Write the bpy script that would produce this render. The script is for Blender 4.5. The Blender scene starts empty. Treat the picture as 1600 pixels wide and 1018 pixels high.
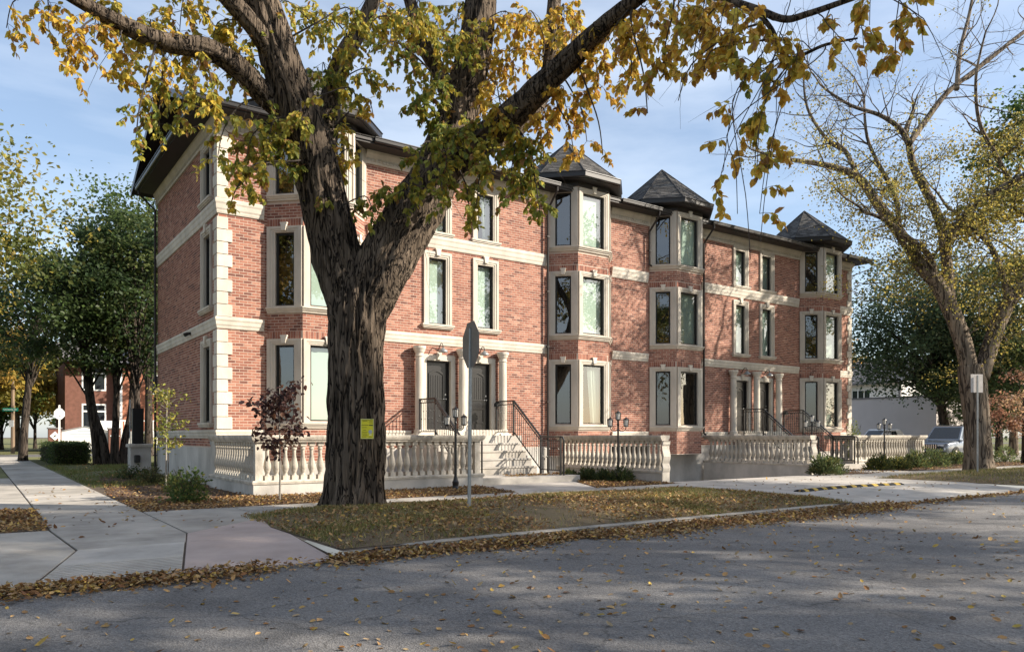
import bpy, math, random
import numpy as np
from mathutils import Vector, Matrix, noise as mnoise

random.seed(7)
RNG = np.random.default_rng(7)
C = bpy.context.scene.collection
SC = bpy.context.scene
R = math.radians

# ------------------------------------------------------------------ camera
CAM_H = 1.35
A = R(54.7)
FX, FY = math.cos(A), math.sin(A)
RX, RY = FY, -FX
cam_d = bpy.data.cameras.new('camera')
cam_d.sensor_width = 36.0
cam_d.lens = 36 * 1184 / 1600
cam_d.shift_y = 171 / 1600
cam_d.clip_end = 3000
cam = bpy.data.objects.new('camera', cam_d)
cam.location = (0, 0, CAM_H)
cam.rotation_euler = (R(90), 0, A - R(90))
C.objects.link(cam)
SC.camera = cam

# ------------------------------------------------------------------ world, sun, exposure
SUN_AZ = Vector((0.745, -0.667, 0)).normalized()
SUN_EL = R(28.5)
w = bpy.data.worlds.new('World'); SC.world = w; w.use_nodes = True
nt = w.node_tree; nt.nodes.clear()
sky = nt.nodes.new('ShaderNodeTexSky'); sky.sky_type = 'NISHITA'; sky.sun_disc = False
sky.sun_elevation = SUN_EL; sky.sun_rotation = math.atan2(SUN_AZ.x, SUN_AZ.y)
sky.air_density = 1.0; sky.dust_density = 1.2; sky.ozone_density = 1.6
bg = nt.nodes.new('ShaderNodeBackground'); bg.inputs['Strength'].default_value = 0.105
# thin high cloud veil, the same all round the sky
tc = nt.nodes.new('ShaderNodeTexCoord')
mp = nt.nodes.new('ShaderNodeMapping'); mp.inputs['Scale'].default_value = (1.0, 1.6, 5.0)
nz = nt.nodes.new('ShaderNodeTexNoise'); nz.inputs['Scale'].default_value = 1.7; nz.inputs['Detail'].default_value = 7
nz.inputs['Roughness'].default_value = 0.55
rp = nt.nodes.new('ShaderNodeValToRGB')
rp.color_ramp.elements[0].position = 0.34; rp.color_ramp.elements[0].color = (0.10, 0.10, 0.10, 1)
rp.color_ramp.elements[1].position = 0.68; rp.color_ramp.elements[1].color = (0.52, 0.52, 0.52, 1)
mx = nt.nodes.new('ShaderNodeMix'); mx.data_type = 'RGBA'
mx.inputs[7].default_value = (6.0, 6.5, 7.2, 1)
ln = nt.nodes.new
nt.links.new(tc.outputs['Generated'], mp.inputs['Vector']); nt.links.new(mp.outputs['Vector'], nz.inputs['Vector'])
nt.links.new(nz.outputs['Fac'], rp.inputs['Fac']); nt.links.new(rp.outputs['Color'], mx.inputs[0])
nt.links.new(sky.outputs['Color'], mx.inputs[6]); nt.links.new(mx.outputs[2], bg.inputs['Color'])
wo = nt.nodes.new('ShaderNodeOutputWorld'); nt.links.new(bg.outputs['Background'], wo.inputs['Surface'])

sd = bpy.data.lights.new('sun', 'SUN'); sd.energy = 5.0; sd.angle = R(0.55); sd.color = (1.0, 0.90, 0.76)
sun = bpy.data.objects.new('sun', sd); C.objects.link(sun)
sdir = Vector((SUN_AZ.x * math.cos(SUN_EL), SUN_AZ.y * math.cos(SUN_EL), math.sin(SUN_EL)))
sun.rotation_euler = (-sdir).to_track_quat('-Z', 'Y').to_euler()
sun.location = (30, -30, 40)
SC.view_settings.view_transform = 'Standard'; SC.view_settings.look = 'None'
SC.view_settings.exposure = 0.98; SC.view_settings.gamma = 1.0; SC.view_settings.use_curve_mapping = False
SC.cycles.max_bounces = 6; SC.cycles.diffuse_bounces = 3; SC.cycles.glossy_bounces = 3
SC.cycles.transmission_bounces = 4; SC.cycles.transparent_max_bounces = 12
SC.cycles.caustics_reflective = False; SC.cycles.caustics_refractive = False
SC.cycles.sample_clamp_indirect = 6.0

def at(u, y, t):
    k = (u - 800) / 1184
    return Vector((t * (FX + k * RX), t * (FY + k * RY), CAM_H + (680 - y) * t / 1184))

# ------------------------------------------------------------------ materials
MATS = {}
def mat(name, col, rough=0.8, noise_scale=None, noise_amt=0.25, bump=0.0, bump_scale=None, metallic=0.0, spec=0.3, stretch=(1, 1, 1), col2=None, detail=6):
    m = bpy.data.materials.new(name); m.use_nodes = True
    t = m.node_tree; b = t.nodes['Principled BSDF']
    b.inputs['Base Color'].default_value = (*col, 1); b.inputs['Roughness'].default_value = rough
    b.inputs['Metallic'].default_value = metallic; b.inputs['Specular IOR Level'].default_value = spec
    if noise_scale or bump:
        tcn = t.nodes.new('ShaderNodeTexCoord'); mpn = t.nodes.new('ShaderNodeMapping'); mpn.inputs['Scale'].default_value = stretch
        t.links.new(tcn.outputs['Object'], mpn.inputs['Vector'])
    if noise_scale:
        n = t.nodes.new('ShaderNodeTexNoise'); n.inputs['Scale'].default_value = noise_scale; n.inputs['Detail'].default_value = detail
        n.inputs['Roughness'].default_value = 0.62
        t.links.new(mpn.outputs['Vector'], n.inputs['Vector'])
        r = t.nodes.new('ShaderNodeValToRGB')
        lo = col2 if col2 else tuple(c * (1 - noise_amt) for c in col)
        hi = tuple(min(1, c * (1 + noise_amt)) for c in col)
        r.color_ramp.elements[0].position = 0.33; r.color_ramp.elements[0].color = (*lo, 1)
        r.color_ramp.elements[1].position = 0.68; r.color_ramp.elements[1].color = (*hi, 1)
        t.links.new(n.outputs['Fac'], r.inputs['Fac']); t.links.new(r.outputs['Color'], b.inputs['Base Color'])
    if bump:
        n2 = t.nodes.new('ShaderNodeTexNoise'); n2.inputs['Scale'].default_value = bump_scale or 30; n2.inputs['Detail'].default_value = 5
        t.links.new(mpn.outputs['Vector'], n2.inputs['Vector'])
        bp = t.nodes.new('ShaderNodeBump'); bp.inputs['Strength'].default_value = bump; bp.inputs['Distance'].default_value = 0.02
        t.links.new(n2.outputs['Fac'], bp.inputs['Height']); t.links.new(bp.outputs['Normal'], b.inputs['Normal'])
    MATS[name] = m
    return m

def island_mat(name, stops, rough=0.85, spec=0.2, noise_scale=40, noise_amt=0.3, bump=0.3):
    """each loose piece takes its own colour from the ramp"""
    m = bpy.data.materials.new(name); m.use_nodes = True
    t = m.node_tree; b = t.nodes['Principled BSDF']; b.inputs['Roughness'].default_value = rough; b.inputs['Specular IOR Level'].default_value = spec
    g = t.nodes.new('ShaderNodeNewGeometry'); oi = t.nodes.new('ShaderNodeObjectInfo')
    ad = t.nodes.new('ShaderNodeMath'); ad.operation = 'ADD'; fr = t.nodes.new('ShaderNodeMath'); fr.operation = 'FRACT'
    t.links.new(g.outputs['Random Per Island'], ad.inputs[0]); t.links.new(oi.outputs['Random'], ad.inputs[1]); t.links.new(ad.outputs[0], fr.inputs[0])
    r = t.nodes.new('ShaderNodeValToRGB'); r.color_ramp.interpolation = 'LINEAR'
    els = r.color_ramp.elements
    while len(els) < len(stops): els.new(0.5)
    for e, (p, c) in zip(els, stops): e.position = p; e.color = (*c, 1)
    t.links.new(fr.outputs[0], r.inputs['Fac'])
    tcn = t.nodes.new('ShaderNodeTexCoord'); n = t.nodes.new('ShaderNodeTexNoise'); n.inputs['Scale'].default_value = noise_scale; n.inputs['Detail'].default_value = 4
    t.links.new(tcn.outputs['Object'], n.inputs['Vector'])
    mr = t.nodes.new('ShaderNodeMapRange'); mr.inputs[1].default_value = 0.3; mr.inputs[2].default_value = 0.7
    mr.inputs[3].default_value = 1 - noise_amt; mr.inputs[4].default_value = 1 + noise_amt
    t.links.new(n.outputs['Fac'], mr.inputs[0])
    mu = t.nodes.new('ShaderNodeMix'); mu.data_type = 'RGBA'; mu.blend_type = 'MULTIPLY'; mu.inputs[0].default_value = 1
    t.links.new(r.outputs['Color'], mu.inputs[6]); t.links.new(mr.outputs[0], mu.inputs[7]); t.links.new(mu.outputs[2], b.inputs['Base Color'])
    if bump:
        bp = t.nodes.new('ShaderNodeBump'); bp.inputs['Strength'].default_value = bump; bp.inputs['Distance'].default_value = 0.01
        t.links.new(n.outputs['Fac'], bp.inputs['Height']); t.links.new(bp.outputs['Normal'], b.inputs['Normal'])
    MATS[name] = m
    return m

def leaf_mat(name, translucent=0.45, rough=0.5):
    m = bpy.data.materials.new(name); m.use_nodes = True
    t = m.node_tree; t.nodes.remove(t.nodes['Principled BSDF']); o = t.nodes['Material Output']
    a = t.nodes.new('ShaderNodeAttribute'); a.attribute_name = 'tint'
    d = t.nodes.new('ShaderNodeBsdfPrincipled'); d.inputs['Roughness'].default_value = rough; d.inputs['Specular IOR Level'].default_value = 0.3
    tr = t.nodes.new('ShaderNodeBsdfTranslucent')
    g = t.nodes.new('ShaderNodeGamma'); g.inputs['Gamma'].default_value = 0.85
    ms = t.nodes.new('ShaderNodeMixShader'); ms.inputs[0].default_value = translucent
    t.links.new(a.outputs['Color'], d.inputs['Base Color']); t.links.new(a.outputs['Color'], g.inputs['Color']); t.links.new(g.outputs['Color'], tr.inputs['Color'])
    t.links.new(d.outputs[0], ms.inputs[1]); t.links.new(tr.outputs[0], ms.inputs[2]); t.links.new(ms.outputs[0], o.inputs['Surface'])
    MATS[name] = m
    return m

def glass_mat(name, tint, refl=0.1):
    m = bpy.data.materials.new(name); m.use_nodes = True
    t = m.node_tree; t.nodes.remove(t.nodes['Principled BSDF']); o = t.nodes['Material Output']
    tp = t.nodes.new('ShaderNodeBsdfTransparent'); tp.inputs['Color'].default_value = (*tint, 1)
    gl = t.nodes.new('ShaderNodeBsdfGlossy'); gl.inputs['Roughness'].default_value = 0.015; gl.inputs['Color'].default_value = (1, 1, 1, 1)
    fr0 = t.nodes.new('ShaderNodeLayerWeight'); fr0.inputs['Blend'].default_value = 0.5
    fr = t.nodes.new('ShaderNodeMath'); fr.operation = 'POWER'; fr.inputs[1].default_value = 3.5; t.links.new(fr0.outputs['Facing'], fr.inputs[0])
    ad = t.nodes.new('ShaderNodeMath'); ad.operation = 'MULTIPLY_ADD'; ad.inputs[1].default_value = 0.8; ad.inputs[2].default_value = refl; ad.use_clamp = True
    tcn = t.nodes.new('ShaderNodeTexCoord'); n = t.nodes.new('ShaderNodeTexNoise'); n.inputs['Scale'].default_value = 1.6; n.inputs['Detail'].default_value = 2
    bp = t.nodes.new('ShaderNodeBump'); bp.inputs['Strength'].default_value = 0.05; bp.inputs['Distance'].default_value = 0.012
    t.links.new(tcn.outputs['Object'], n.inputs['Vector']); t.links.new(n.outputs['Fac'], bp.inputs['Height']); t.links.new(bp.outputs['Normal'], gl.inputs['Normal'])
    ms = t.nodes.new('ShaderNodeMixShader')
    t.links.new(fr.outputs[0], ad.inputs[0]); t.links.new(ad.outputs[0], ms.inputs[0])
    t.links.new(tp.outputs[0], ms.inputs[1]); t.links.new(gl.outputs[0], ms.inputs[2]); t.links.new(ms.outputs[0], o.inputs['Surface'])
    MATS[name] = m
    return m

def bark_mat(name, dark, light, scale=9.0):
    m = bpy.data.materials.new(name); m.use_nodes = True
    t = m.node_tree; b = t.nodes['Principled BSDF']; b.inputs['Roughness'].default_value = 0.95; b.inputs['Specular IOR Level'].default_value = 0.1
    tcn = t.nodes.new('ShaderNodeTexCoord'); mpn = t.nodes.new('ShaderNodeMapping'); mpn.inputs['Scale'].default_value = (1, 1, 0.13)
    t.links.new(tcn.outputs['Object'], mpn.inputs['Vector'])
    n1 = t.nodes.new('ShaderNodeTexNoise'); n1.inputs['Scale'].default_value = scale; n1.inputs['Detail'].default_value = 7; n1.inputs['Roughness'].default_value = 0.65; n1.inputs['Distortion'].default_value = 0.6
    t.links.new(mpn.outputs['Vector'], n1.inputs['Vector'])
    n2 = t.nodes.new('ShaderNodeTexNoise'); n2.inputs['Scale'].default_value = 1.3; n2.inputs['Detail'].default_value = 3
    t.links.new(tcn.outputs['Object'], n2.inputs['Vector'])
    r = t.nodes.new('ShaderNodeValToRGB'); r.color_ramp.elements[0].position = 0.12; r.color_ramp.elements[0].color = (*dark, 1)
    r.color_ramp.elements[1].position = 0.66; r.color_ramp.elements[1].color = (*light, 1)
    n3 = t.nodes.new('ShaderNodeTexNoise'); n3.inputs['Scale'].default_value = scale * .8; n3.inputs['Detail'].default_value = 3; n3.inputs['Distortion'].default_value = 1.2
    t.links.new(mpn.outputs['Vector'], n3.inputs['Vector'])
    sb_ = t.nodes.new('ShaderNodeMath'); sb_.operation = 'SUBTRACT'; sb_.inputs[1].default_value = .5; t.links.new(n3.outputs['Fac'], sb_.inputs[0])
    ab_ = t.nodes.new('ShaderNodeMath'); ab_.operation = 'ABSOLUTE'; t.links.new(sb_.outputs[0], ab_.inputs[0])
    cm = t.nodes.new('ShaderNodeMapRange'); cm.inputs[1].default_value = 0.0; cm.inputs[2].default_value = 0.05; t.links.new(ab_.outputs[0], cm.inputs[0])
    pm_ = t.nodes.new('ShaderNodeMath'); pm_.operation = 'MULTIPLY'; t.links.new(cm.outputs[0], pm_.inputs[0]); t.links.new(n1.outputs['Fac'], pm_.inputs[1])
    t.links.new(pm_.outputs[0], r.inputs['Fac'])
    mr = t.nodes.new('ShaderNodeMapRange'); mr.inputs[1].default_value = 0.3; mr.inputs[2].default_value = 0.7; mr.inputs[3].default_value = 0.75; mr.inputs[4].default_value = 1.2
    t.links.new(n2.outputs['Fac'], mr.inputs[0])
    mu = t.nodes.new('ShaderNodeMix'); mu.data_type = 'RGBA'; mu.blend_type = 'MULTIPLY'; mu.inputs[0].default_value = 1
    t.links.new(r.outputs['Color'], mu.inputs[6]); t.links.new(mr.outputs[0], mu.inputs[7]); t.links.new(mu.outputs[2], b.inputs['Base Color'])
    bp = t.nodes.new('ShaderNodeBump'); bp.inputs['Strength'].default_value = 1.0; bp.inputs['Distance'].default_value = 0.09
    t.links.new(pm_.outputs[0], bp.inputs['Height']); t.links.new(bp.outputs['Normal'], b.inputs['Normal'])
    MATS[name] = m
    return m

island_mat('brick', [(0.0, (0.14, 0.062, 0.05)), (0.15, (0.22, 0.09, 0.066)), (0.5, (0.29, 0.122, 0.085)), (0.85, (0.35, 0.16, 0.112)), (1.0, (0.41, 0.22, 0.16))], noise_scale=18, noise_amt=.15, bump=.12)
mat('mortar', (0.50, 0.395, 0.325), 0.95, 6, 0.12)
mat('stone', (0.57, 0.52, 0.445), 0.85, 2.2, 0.17, 0.2, 60, stretch=(1, 1, .35))
mat('trim_stone', (0.53, 0.48, 0.41), 0.85, 2.4, 0.14, 0.15, 60, stretch=(1, 1, .35))
mat('cast_concrete', (0.46, 0.42, 0.36), 0.9, 4.5, 0.33, 0.35, 40, stretch=(1, 1, .6))
mat('concrete', (0.37, 0.34, 0.30), 0.92, 1.2, 0.28, 0.25, 70, detail=11)
mat('concrete_pale', (0.43, 0.40, 0.36), 0.92, 1.1, 0.24, 0.25, 70, detail=11)
mat('concrete_pink', (0.40, 0.325, 0.295), 0.92, 1.1, 0.16, 0.2, 70, detail=9)
mat('plinth_render', (0.47, 0.445, 0.41), 0.92, 1.3, 0.24, 0.2, 50, stretch=(1, 1, .6), detail=9)
mat('kerb_concrete', (0.31, 0.285, 0.25), 0.92, 1.4, 0.3, 0.3, 50, detail=9)
mat('black_metal', (0.012, 0.012, 0.013), 0.35, spec=0.5)
mat('black_frame', (0.012, 0.011, 0.011), 0.45, spec=0.4)
mat('eave_brown', (0.022, 0.018, 0.017), 0.5, spec=0.4)
mat('gutter_black', (0.016, 0.014, 0.014), 0.35, spec=0.5)
mat('hip_dark', (0.05, 0.048, 0.048), 0.95, 60, 0.3)
island_mat('shingle', [(0, (0.05, 0.048, 0.046)), (0.5, (0.085, 0.081, 0.077)), (1, (0.13, 0.124, 0.117))], 0.95, 0.15, 90, 0.4, 0.5)
mat('blind', (0.62, 0.66, 0.61), 0.9)
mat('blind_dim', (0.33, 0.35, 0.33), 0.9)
mat('curtain', (0.62, 0.62, 0.60), 0.9, 14, 0.12, stretch=(1, 1, 0.02))
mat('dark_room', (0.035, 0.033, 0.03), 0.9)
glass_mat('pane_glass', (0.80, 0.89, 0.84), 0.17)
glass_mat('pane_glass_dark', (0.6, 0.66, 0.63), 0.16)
mat('door_black', (0.016, 0.015, 0.015), 0.28, spec=0.55)
mat('steel', (0.45, 0.45, 0.45), 0.3, metallic=0.9)
mat('galvanised', (0.30, 0.31, 0.31), 0.45, 20, 0.15, metallic=0.6)
mat('sign_back', (0.21, 0.20, 0.19), 0.55, 5, 0.15, metallic=0.3)
mat('sign_back_pale', (0.52, 0.48, 0.45), 0.6, 5, 0.1)
mat('sign_green', (0.0, 0.19, 0.13), 0.5)
mat('white_paint', (0.78, 0.78, 0.76), 0.6)
mat('red_paint', (0.45, 0.03, 0.03), 0.5)
mat('notice_yellow', (0.62, 0.58, 0.03), 0.5)
mat('notice_pale', (0.62, 0.62, 0.30), 0.5)
mat('ink', (0.03, 0.03, 0.02), 0.6)
mat('badge_grey', (0.35, 0.4, 0.45), 0.5)
mat('lamp_glass', (0.75, 0.72, 0.66), 0.25, spec=0.5)
bark_mat('elm_bark', (0.022, 0.018, 0.016), (0.19, 0.148, 0.112), 12)
bark_mat('pale_bark', (0.07, 0.055, 0.045), (0.30, 0.24, 0.18), 7)
bark_mat('dark_bark', (0.02, 0.017, 0.015), (0.10, 0.08, 0.065), 8)
mat('sapling_bark', (0.30, 0.27, 0.23), 0.8, 12, 0.2)
mat('twig', (0.055, 0.045, 0.038), 0.9)
leaf_mat('leaf'); leaf_mat('dry_leaf', 0.12, 0.75); leaf_mat('grass_blade', 0.35, 0.6)
mat('yellow_paint', (0.48, 0.32, 0.06), 0.7, 9, 0.2)
mat('rubber', (0.02, 0.02, 0.02), 0.85, 20, 0.3)
mat('wood_pole', (0.20, 0.145, 0.10), 0.9, 8, 0.3, stretch=(1, 1, 0.1))
mat('stucco', (0.52, 0.48, 0.46), 0.95, 0.5, 0.06, 0.2, 40)
mat('siding', (0.62, 0.61, 0.58), 0.8)
mat('roof_grey', (0.16, 0.15, 0.15), 0.95, 5, 0.25)
mat('far_brick', (0.30, 0.125, 0.075), 0.9, 3.5, 0.2)
mat('far_brick_dark', (0.16, 0.075, 0.055), 0.9, 3.5, 0.2)
mat('wire', (0.02, 0.02, 0.02), 0.7)
def asphalt():
    m = mat('asphalt', (0.115, 0.110, 0.108), 0.9)
    t = m.node_tree; b = t.nodes['Principled BSDF']
    tcn = t.nodes.new('ShaderNodeTexCoord')
    n = t.nodes.new('ShaderNodeTexNoise'); n.inputs['Scale'].default_value = 0.35; n.inputs['Detail'].default_value = 8; n.inputs['Roughness'].default_value = 0.6
    n2 = t.nodes.new('ShaderNodeTexVoronoi'); n2.inputs['Scale'].default_value = 75
    t.links.new(tcn.outputs['Object'], n.inputs['Vector']); t.links.new(tcn.outputs['Object'], n2.inputs['Vector'])
    r = t.nodes.new('ShaderNodeValToRGB'); r.color_ramp.elements[0].position = 0.3; r.color_ramp.elements[0].color = (0.122, 0.118, 0.117, 1)
    r.color_ramp.elements[1].position = 0.7; r.color_ramp.elements[1].color = (0.215, 0.205, 0.195, 1)
    t.links.new(n.outputs['Fac'], r.inputs['Fac'])
    mr = t.nodes.new('ShaderNodeMapRange'); mr.inputs[3].default_value = 0.55; mr.inputs[4].default_value = 1.45
    t.links.new(n2.outputs['Color'], mr.inputs[0])
    mu = t.nodes.new('ShaderNodeMix'); mu.data_type = 'RGBA'; mu.blend_type = 'MULTIPLY'; mu.inputs[0].default_value = 1
    t.links.new(r.outputs['Color'], mu.inputs[6]); t.links.new(mr.outputs[0], mu.inputs[7]); t.links.new(mu.outputs[2], b.inputs['Base Color'])
    n4 = t.nodes.new('ShaderNodeTexNoise'); n4.inputs['Scale'].default_value = 2.5; n4.inputs['Detail'].default_value = 4
    t.links.new(tcn.outputs['Object'], n4.inputs['Vector'])
    vm = t.nodes.new('ShaderNodeMix'); vm.data_type = 'RGBA'; vm.blend_type = 'LINEAR_LIGHT'; vm.inputs[0].default_value = .22
    t.links.new(tcn.outputs['Object'], vm.inputs[6]); t.links.new(n4.outputs['Color'], vm.inputs[7])
    vc = t.nodes.new('ShaderNodeTexVoronoi'); vc.feature = 'DISTANCE_TO_EDGE'; vc.inputs['Scale'].default_value = 0.42; t.links.new(vm.outputs[2], vc.inputs['Vector'])
    cr_ = t.nodes.new('ShaderNodeMapRange'); cr_.inputs[1].default_value = 0.001; cr_.inputs[2].default_value = 0.006; cr_.inputs[3].default_value = .62; cr_.inputs[4].default_value = 1; t.links.new(vc.outputs['Distance'], cr_.inputs[0])
    st_ = t.nodes.new('ShaderNodeTexNoise'); st_.inputs['Scale'].default_value = .9; st_.inputs['Detail'].default_value = 3; t.links.new(tcn.outputs['Object'], st_.inputs['Vector'])
    sr_ = t.nodes.new('ShaderNodeMapRange'); sr_.inputs[1].default_value = .30; sr_.inputs[2].default_value = .46; sr_.inputs[3].default_value = .72; sr_.inputs[4].default_value = 1; t.links.new(st_.outputs['Fac'], sr_.inputs[0])
    cs_ = t.nodes.new('ShaderNodeMath'); cs_.operation = 'MULTIPLY'; t.links.new(cr_.outputs[0], cs_.inputs[0]); t.links.new(sr_.outputs[0], cs_.inputs[1])
    mu2 = t.nodes.new('ShaderNodeMix'); mu2.data_type = 'RGBA'; mu2.blend_type = 'MULTIPLY'; mu2.inputs[0].default_value = 1
    t.links.new(mu.outputs[2], mu2.inputs[6]); t.links.new(cs_.outputs[0], mu2.inputs[7]); t.links.new(mu2.outputs[2], b.inputs['Base Color'])
    bp = t.nodes.new('ShaderNodeBump'); bp.inputs['Strength'].default_value = 0.5; bp.inputs['Distance'].default_value = 0.012
    t.links.new(n2.outputs['Distance'], bp.inputs['Height']); t.links.new(bp.outputs['Normal'], b.inputs['Normal'])
asphalt()
mat('asphalt_patch', (0.135, 0.128, 0.122), 0.9, 40, 0.3, 0.4, 90)
mat('earth', (0.10, 0.075, 0.055), 0.95, 2.2, 0.4, 0.5, 40)
mat('mulch', (0.105, 0.065, 0.042), 0.95, 14, 0.5, 0.9, 45)
mat('turf', (0.16, 0.125, 0.07), 0.95, 1.3, 0.25, 0.8, 50, col2=(0.12, 0.085, 0.055))
mat('far_grass', (0.13, 0.13, 0.05), 0.95, 0.25, 0.35, 0.4, 30)

# ------------------------------------------------------------------ mesh helpers
class MB:
    def __init__(s): s.v = []; s.f = []
    def add(s, vs, fs):
        b = len(s.v); s.v += [tuple(p) for p in vs]; s.f += [tuple(b + i for i in f) for f in fs]; return s
    def box(s, x0, x1, y0, y1, z0, z1):
        return s.add([(x0, y0, z0), (x1, y0, z0), (x1, y1, z0), (x0, y1, z0), (x0, y0, z1), (x1, y0, z1), (x1, y1, z1), (x0, y1, z1)],
                     [(0, 3, 2, 1), (4, 5, 6, 7), (0, 1, 5, 4), (1, 2, 6, 5), (2, 3, 7, 6), (3, 0, 4, 7)])
    def cbox(s, x0, x1, y0, y1, z0, z1, c=0.01):
        """box with chamfered vertical and top edges"""
        s.prism([(x0 + c, y0), (x1 - c, y0), (x1, y0 + c), (x1, y1 - c), (x1 - c, y1), (x0 + c, y1), (x0, y1 - c), (x0, y0 + c)], z0, z1 - c)
        n = 8; b = len(s.v) - n
        top = [(x0 + 2 * c, y0 + c), (x1 - 2 * c, y0 + c), (x1 - c, y0 + 2 * c), (x1 - c, y1 - 2 * c), (x1 - 2 * c, y1 - c), (x0 + 2 * c, y1 - c), (x0 + c, y1 - 2 * c), (x0 + c, y0 + 2 * c)]
        s.f.pop()
        k = len(s.v); s.v += [(x, y, z1) for x, y in top]
        for i in range(n): s.f.append((b + i, b + (i + 1) % n, k + (i + 1) % n, k + i))
        s.f.append(tuple(range(k, k + n)))
        return s
    def prism(s, poly, z0, z1):
        n = len(poly); b = len(s.v)
        s.v += [(x, y, z0) for x, y in poly] + [(x, y, z1) for x, y in poly]
        s.f.append(tuple(b + i for i in reversed(range(n))))
        for i in range(n): j = (i + 1) % n; s.f.append((b + i, b + j, b + n + j, b + n + i))
        s.f.append(tuple(b + n + i for i in range(n)))
        return s
    def prism_y(s, poly, y0, y1):
        """polygon in xz (anticlockwise seen from -y), extruded along y"""
        n = len(poly); b = len(s.v)
        s.v += [(x, y0, z) for x, z in poly] + [(x, y1, z) for x, z in poly]
        s.f.append(tuple(b + i for i in range(n)))
        for i in range(n): j = (i + 1) % n; s.f.append((b + j, b + i, b + n + i, b + n + j))
        s.f.append(tuple(b + n + i for i in reversed(range(n))))
        return s
    def ring(s, o, i, y0, y1):
        """rectangular frame in xz: o, i = (x0,x1,z0,z1), depth y0 (front) to y1"""
        def rc(r, y): return [(r[0], y, r[2]), (r[1], y, r[2]), (r[1], y, r[3]), (r[0], y, r[3])]
        vs = rc(o, y0) + rc(i, y0) + rc(o, y1) + rc(i, y1)
        fs = []
        for k in range(4):
            l = (k + 1) % 4
            fs += [(k, l, 4 + l, 4 + k), (8 + l, 8 + k, 12 + k, 12 + l), (l, k, 8 + k, 8 + l), (4 + k, 4 + l, 12 + l, 12 + k)]
        return s.add(vs, fs)
    def lathe(s, prof, cx=0, cy=0, seg=12, z0=0):
        b = len(s.v); n = len(prof)
        for r, z in prof:
            for k in range(seg):
                a = 2 * math.pi * k / seg; s.v.append((cx + r * math.cos(a), cy + r * math.sin(a), z0 + z))
        for i in range(n - 1):
            for k in range(seg):
                l = (k + 1) % seg; s.f.append((b + i * seg + k, b + i * seg + l, b + (i + 1) * seg + l, b + (i + 1) * seg + k))
        s.f.append(tuple(b + k for k in reversed(range(seg)))); s.f.append(tuple(b + (n - 1) * seg + k for k in range(seg)))
        return s
    def tube(s, pts, rad, seg=6, cap=True):
        pts = [Vector(p) for p in pts]; n = len(pts)
        if not isinstance(rad, (list, tuple)): rad = [rad] * n
        b = len(s.v); up = None
        for i, p in enumerate(pts):
            d = (pts[min(i + 1, n - 1)] - pts[max(i - 1, 0)])
            d = d.normalized() if d.length > 1e-9 else Vector((0, 0, 1))
            if up is None:
                up = Vector((1, 0, 0)) if abs(d.x) < 0.8 else Vector((0, 1, 0))
            x = (up - d * up.dot(d)).normalized(); y = d.cross(x); up = x
            for k in range(seg):
                a = 2 * math.pi * k / seg
                q = p + (x * math.cos(a) + y * math.sin(a)) * rad[i]; s.v.append((q.x, q.y, q.z))
        for i in range(n - 1):
            for k in range(seg):
                l = (k + 1) % seg; s.f.append((b + i * seg + k, b + i * seg + l, b + (i + 1) * seg + l, b + (i + 1) * seg + k))
        if cap: s.f.append(tuple(b + k for k in reversed(range(seg)))); s.f.append(tuple(b + (n - 1) * seg + k for k in range(seg)))
        return s
    def sweep(s, prof, path, closed=False):
        """prof = [(out, z)] ordered bottom-out to top; outward is to the right of the path's direction; mitred"""
        n = len(path); m = len(prof); b = len(s.v)
        P = [Vector((p[0], p[1])) for p in path]
        for i in range(n):
            if closed: d0 = (P[i] - P[i - 1]).normalized(); d1 = (P[(i + 1) % n] - P[i]).normalized()
            else:
                d0 = (P[i] - P[i - 1]).normalized() if i > 0 else None; d1 = (P[i + 1] - P[i]).normalized() if i < n - 1 else None
                d0 = d0 or d1; d1 = d1 or d0
            n0 = Vector((d0.y, -d0.x)); n1 = Vector((d1.y, -d1.x))
            mm = (n0 + n1).normalized(); mm = mm / max(0.25, mm.dot(n0))
            for o, z in prof: s.v.append((P[i].x + mm.x * o, P[i].y + mm.y * o, z))
        for i in range(n if closed else n - 1):
            j = (i + 1) % n
            for k in range(m):
                l = (k + 1) % m
                s.f.append((b + i * m + k, b + j * m + k, b + j * m + l, b + i * m + l))
        if not closed:
            s.f.append(tuple(b + k for k in reversed(range(m)))); s.f.append(tuple(b + (n - 1) * m + k for k in range(m)))
        return s
    def mesh(s, name='m'):
        me = bpy.data.meshes.new(name); me.from_pydata(s.v, [], s.f); me.validate(); me.update(); return me
    def build(s, name, material, parent=None, smooth=False, loc=None, rotz=None):
        me = s.mesh(name)
        if smooth: me.polygons.foreach_set('use_smooth', [True] * len(me.polygons))
        return obj(name, me, material, parent, loc, rotz)

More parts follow.
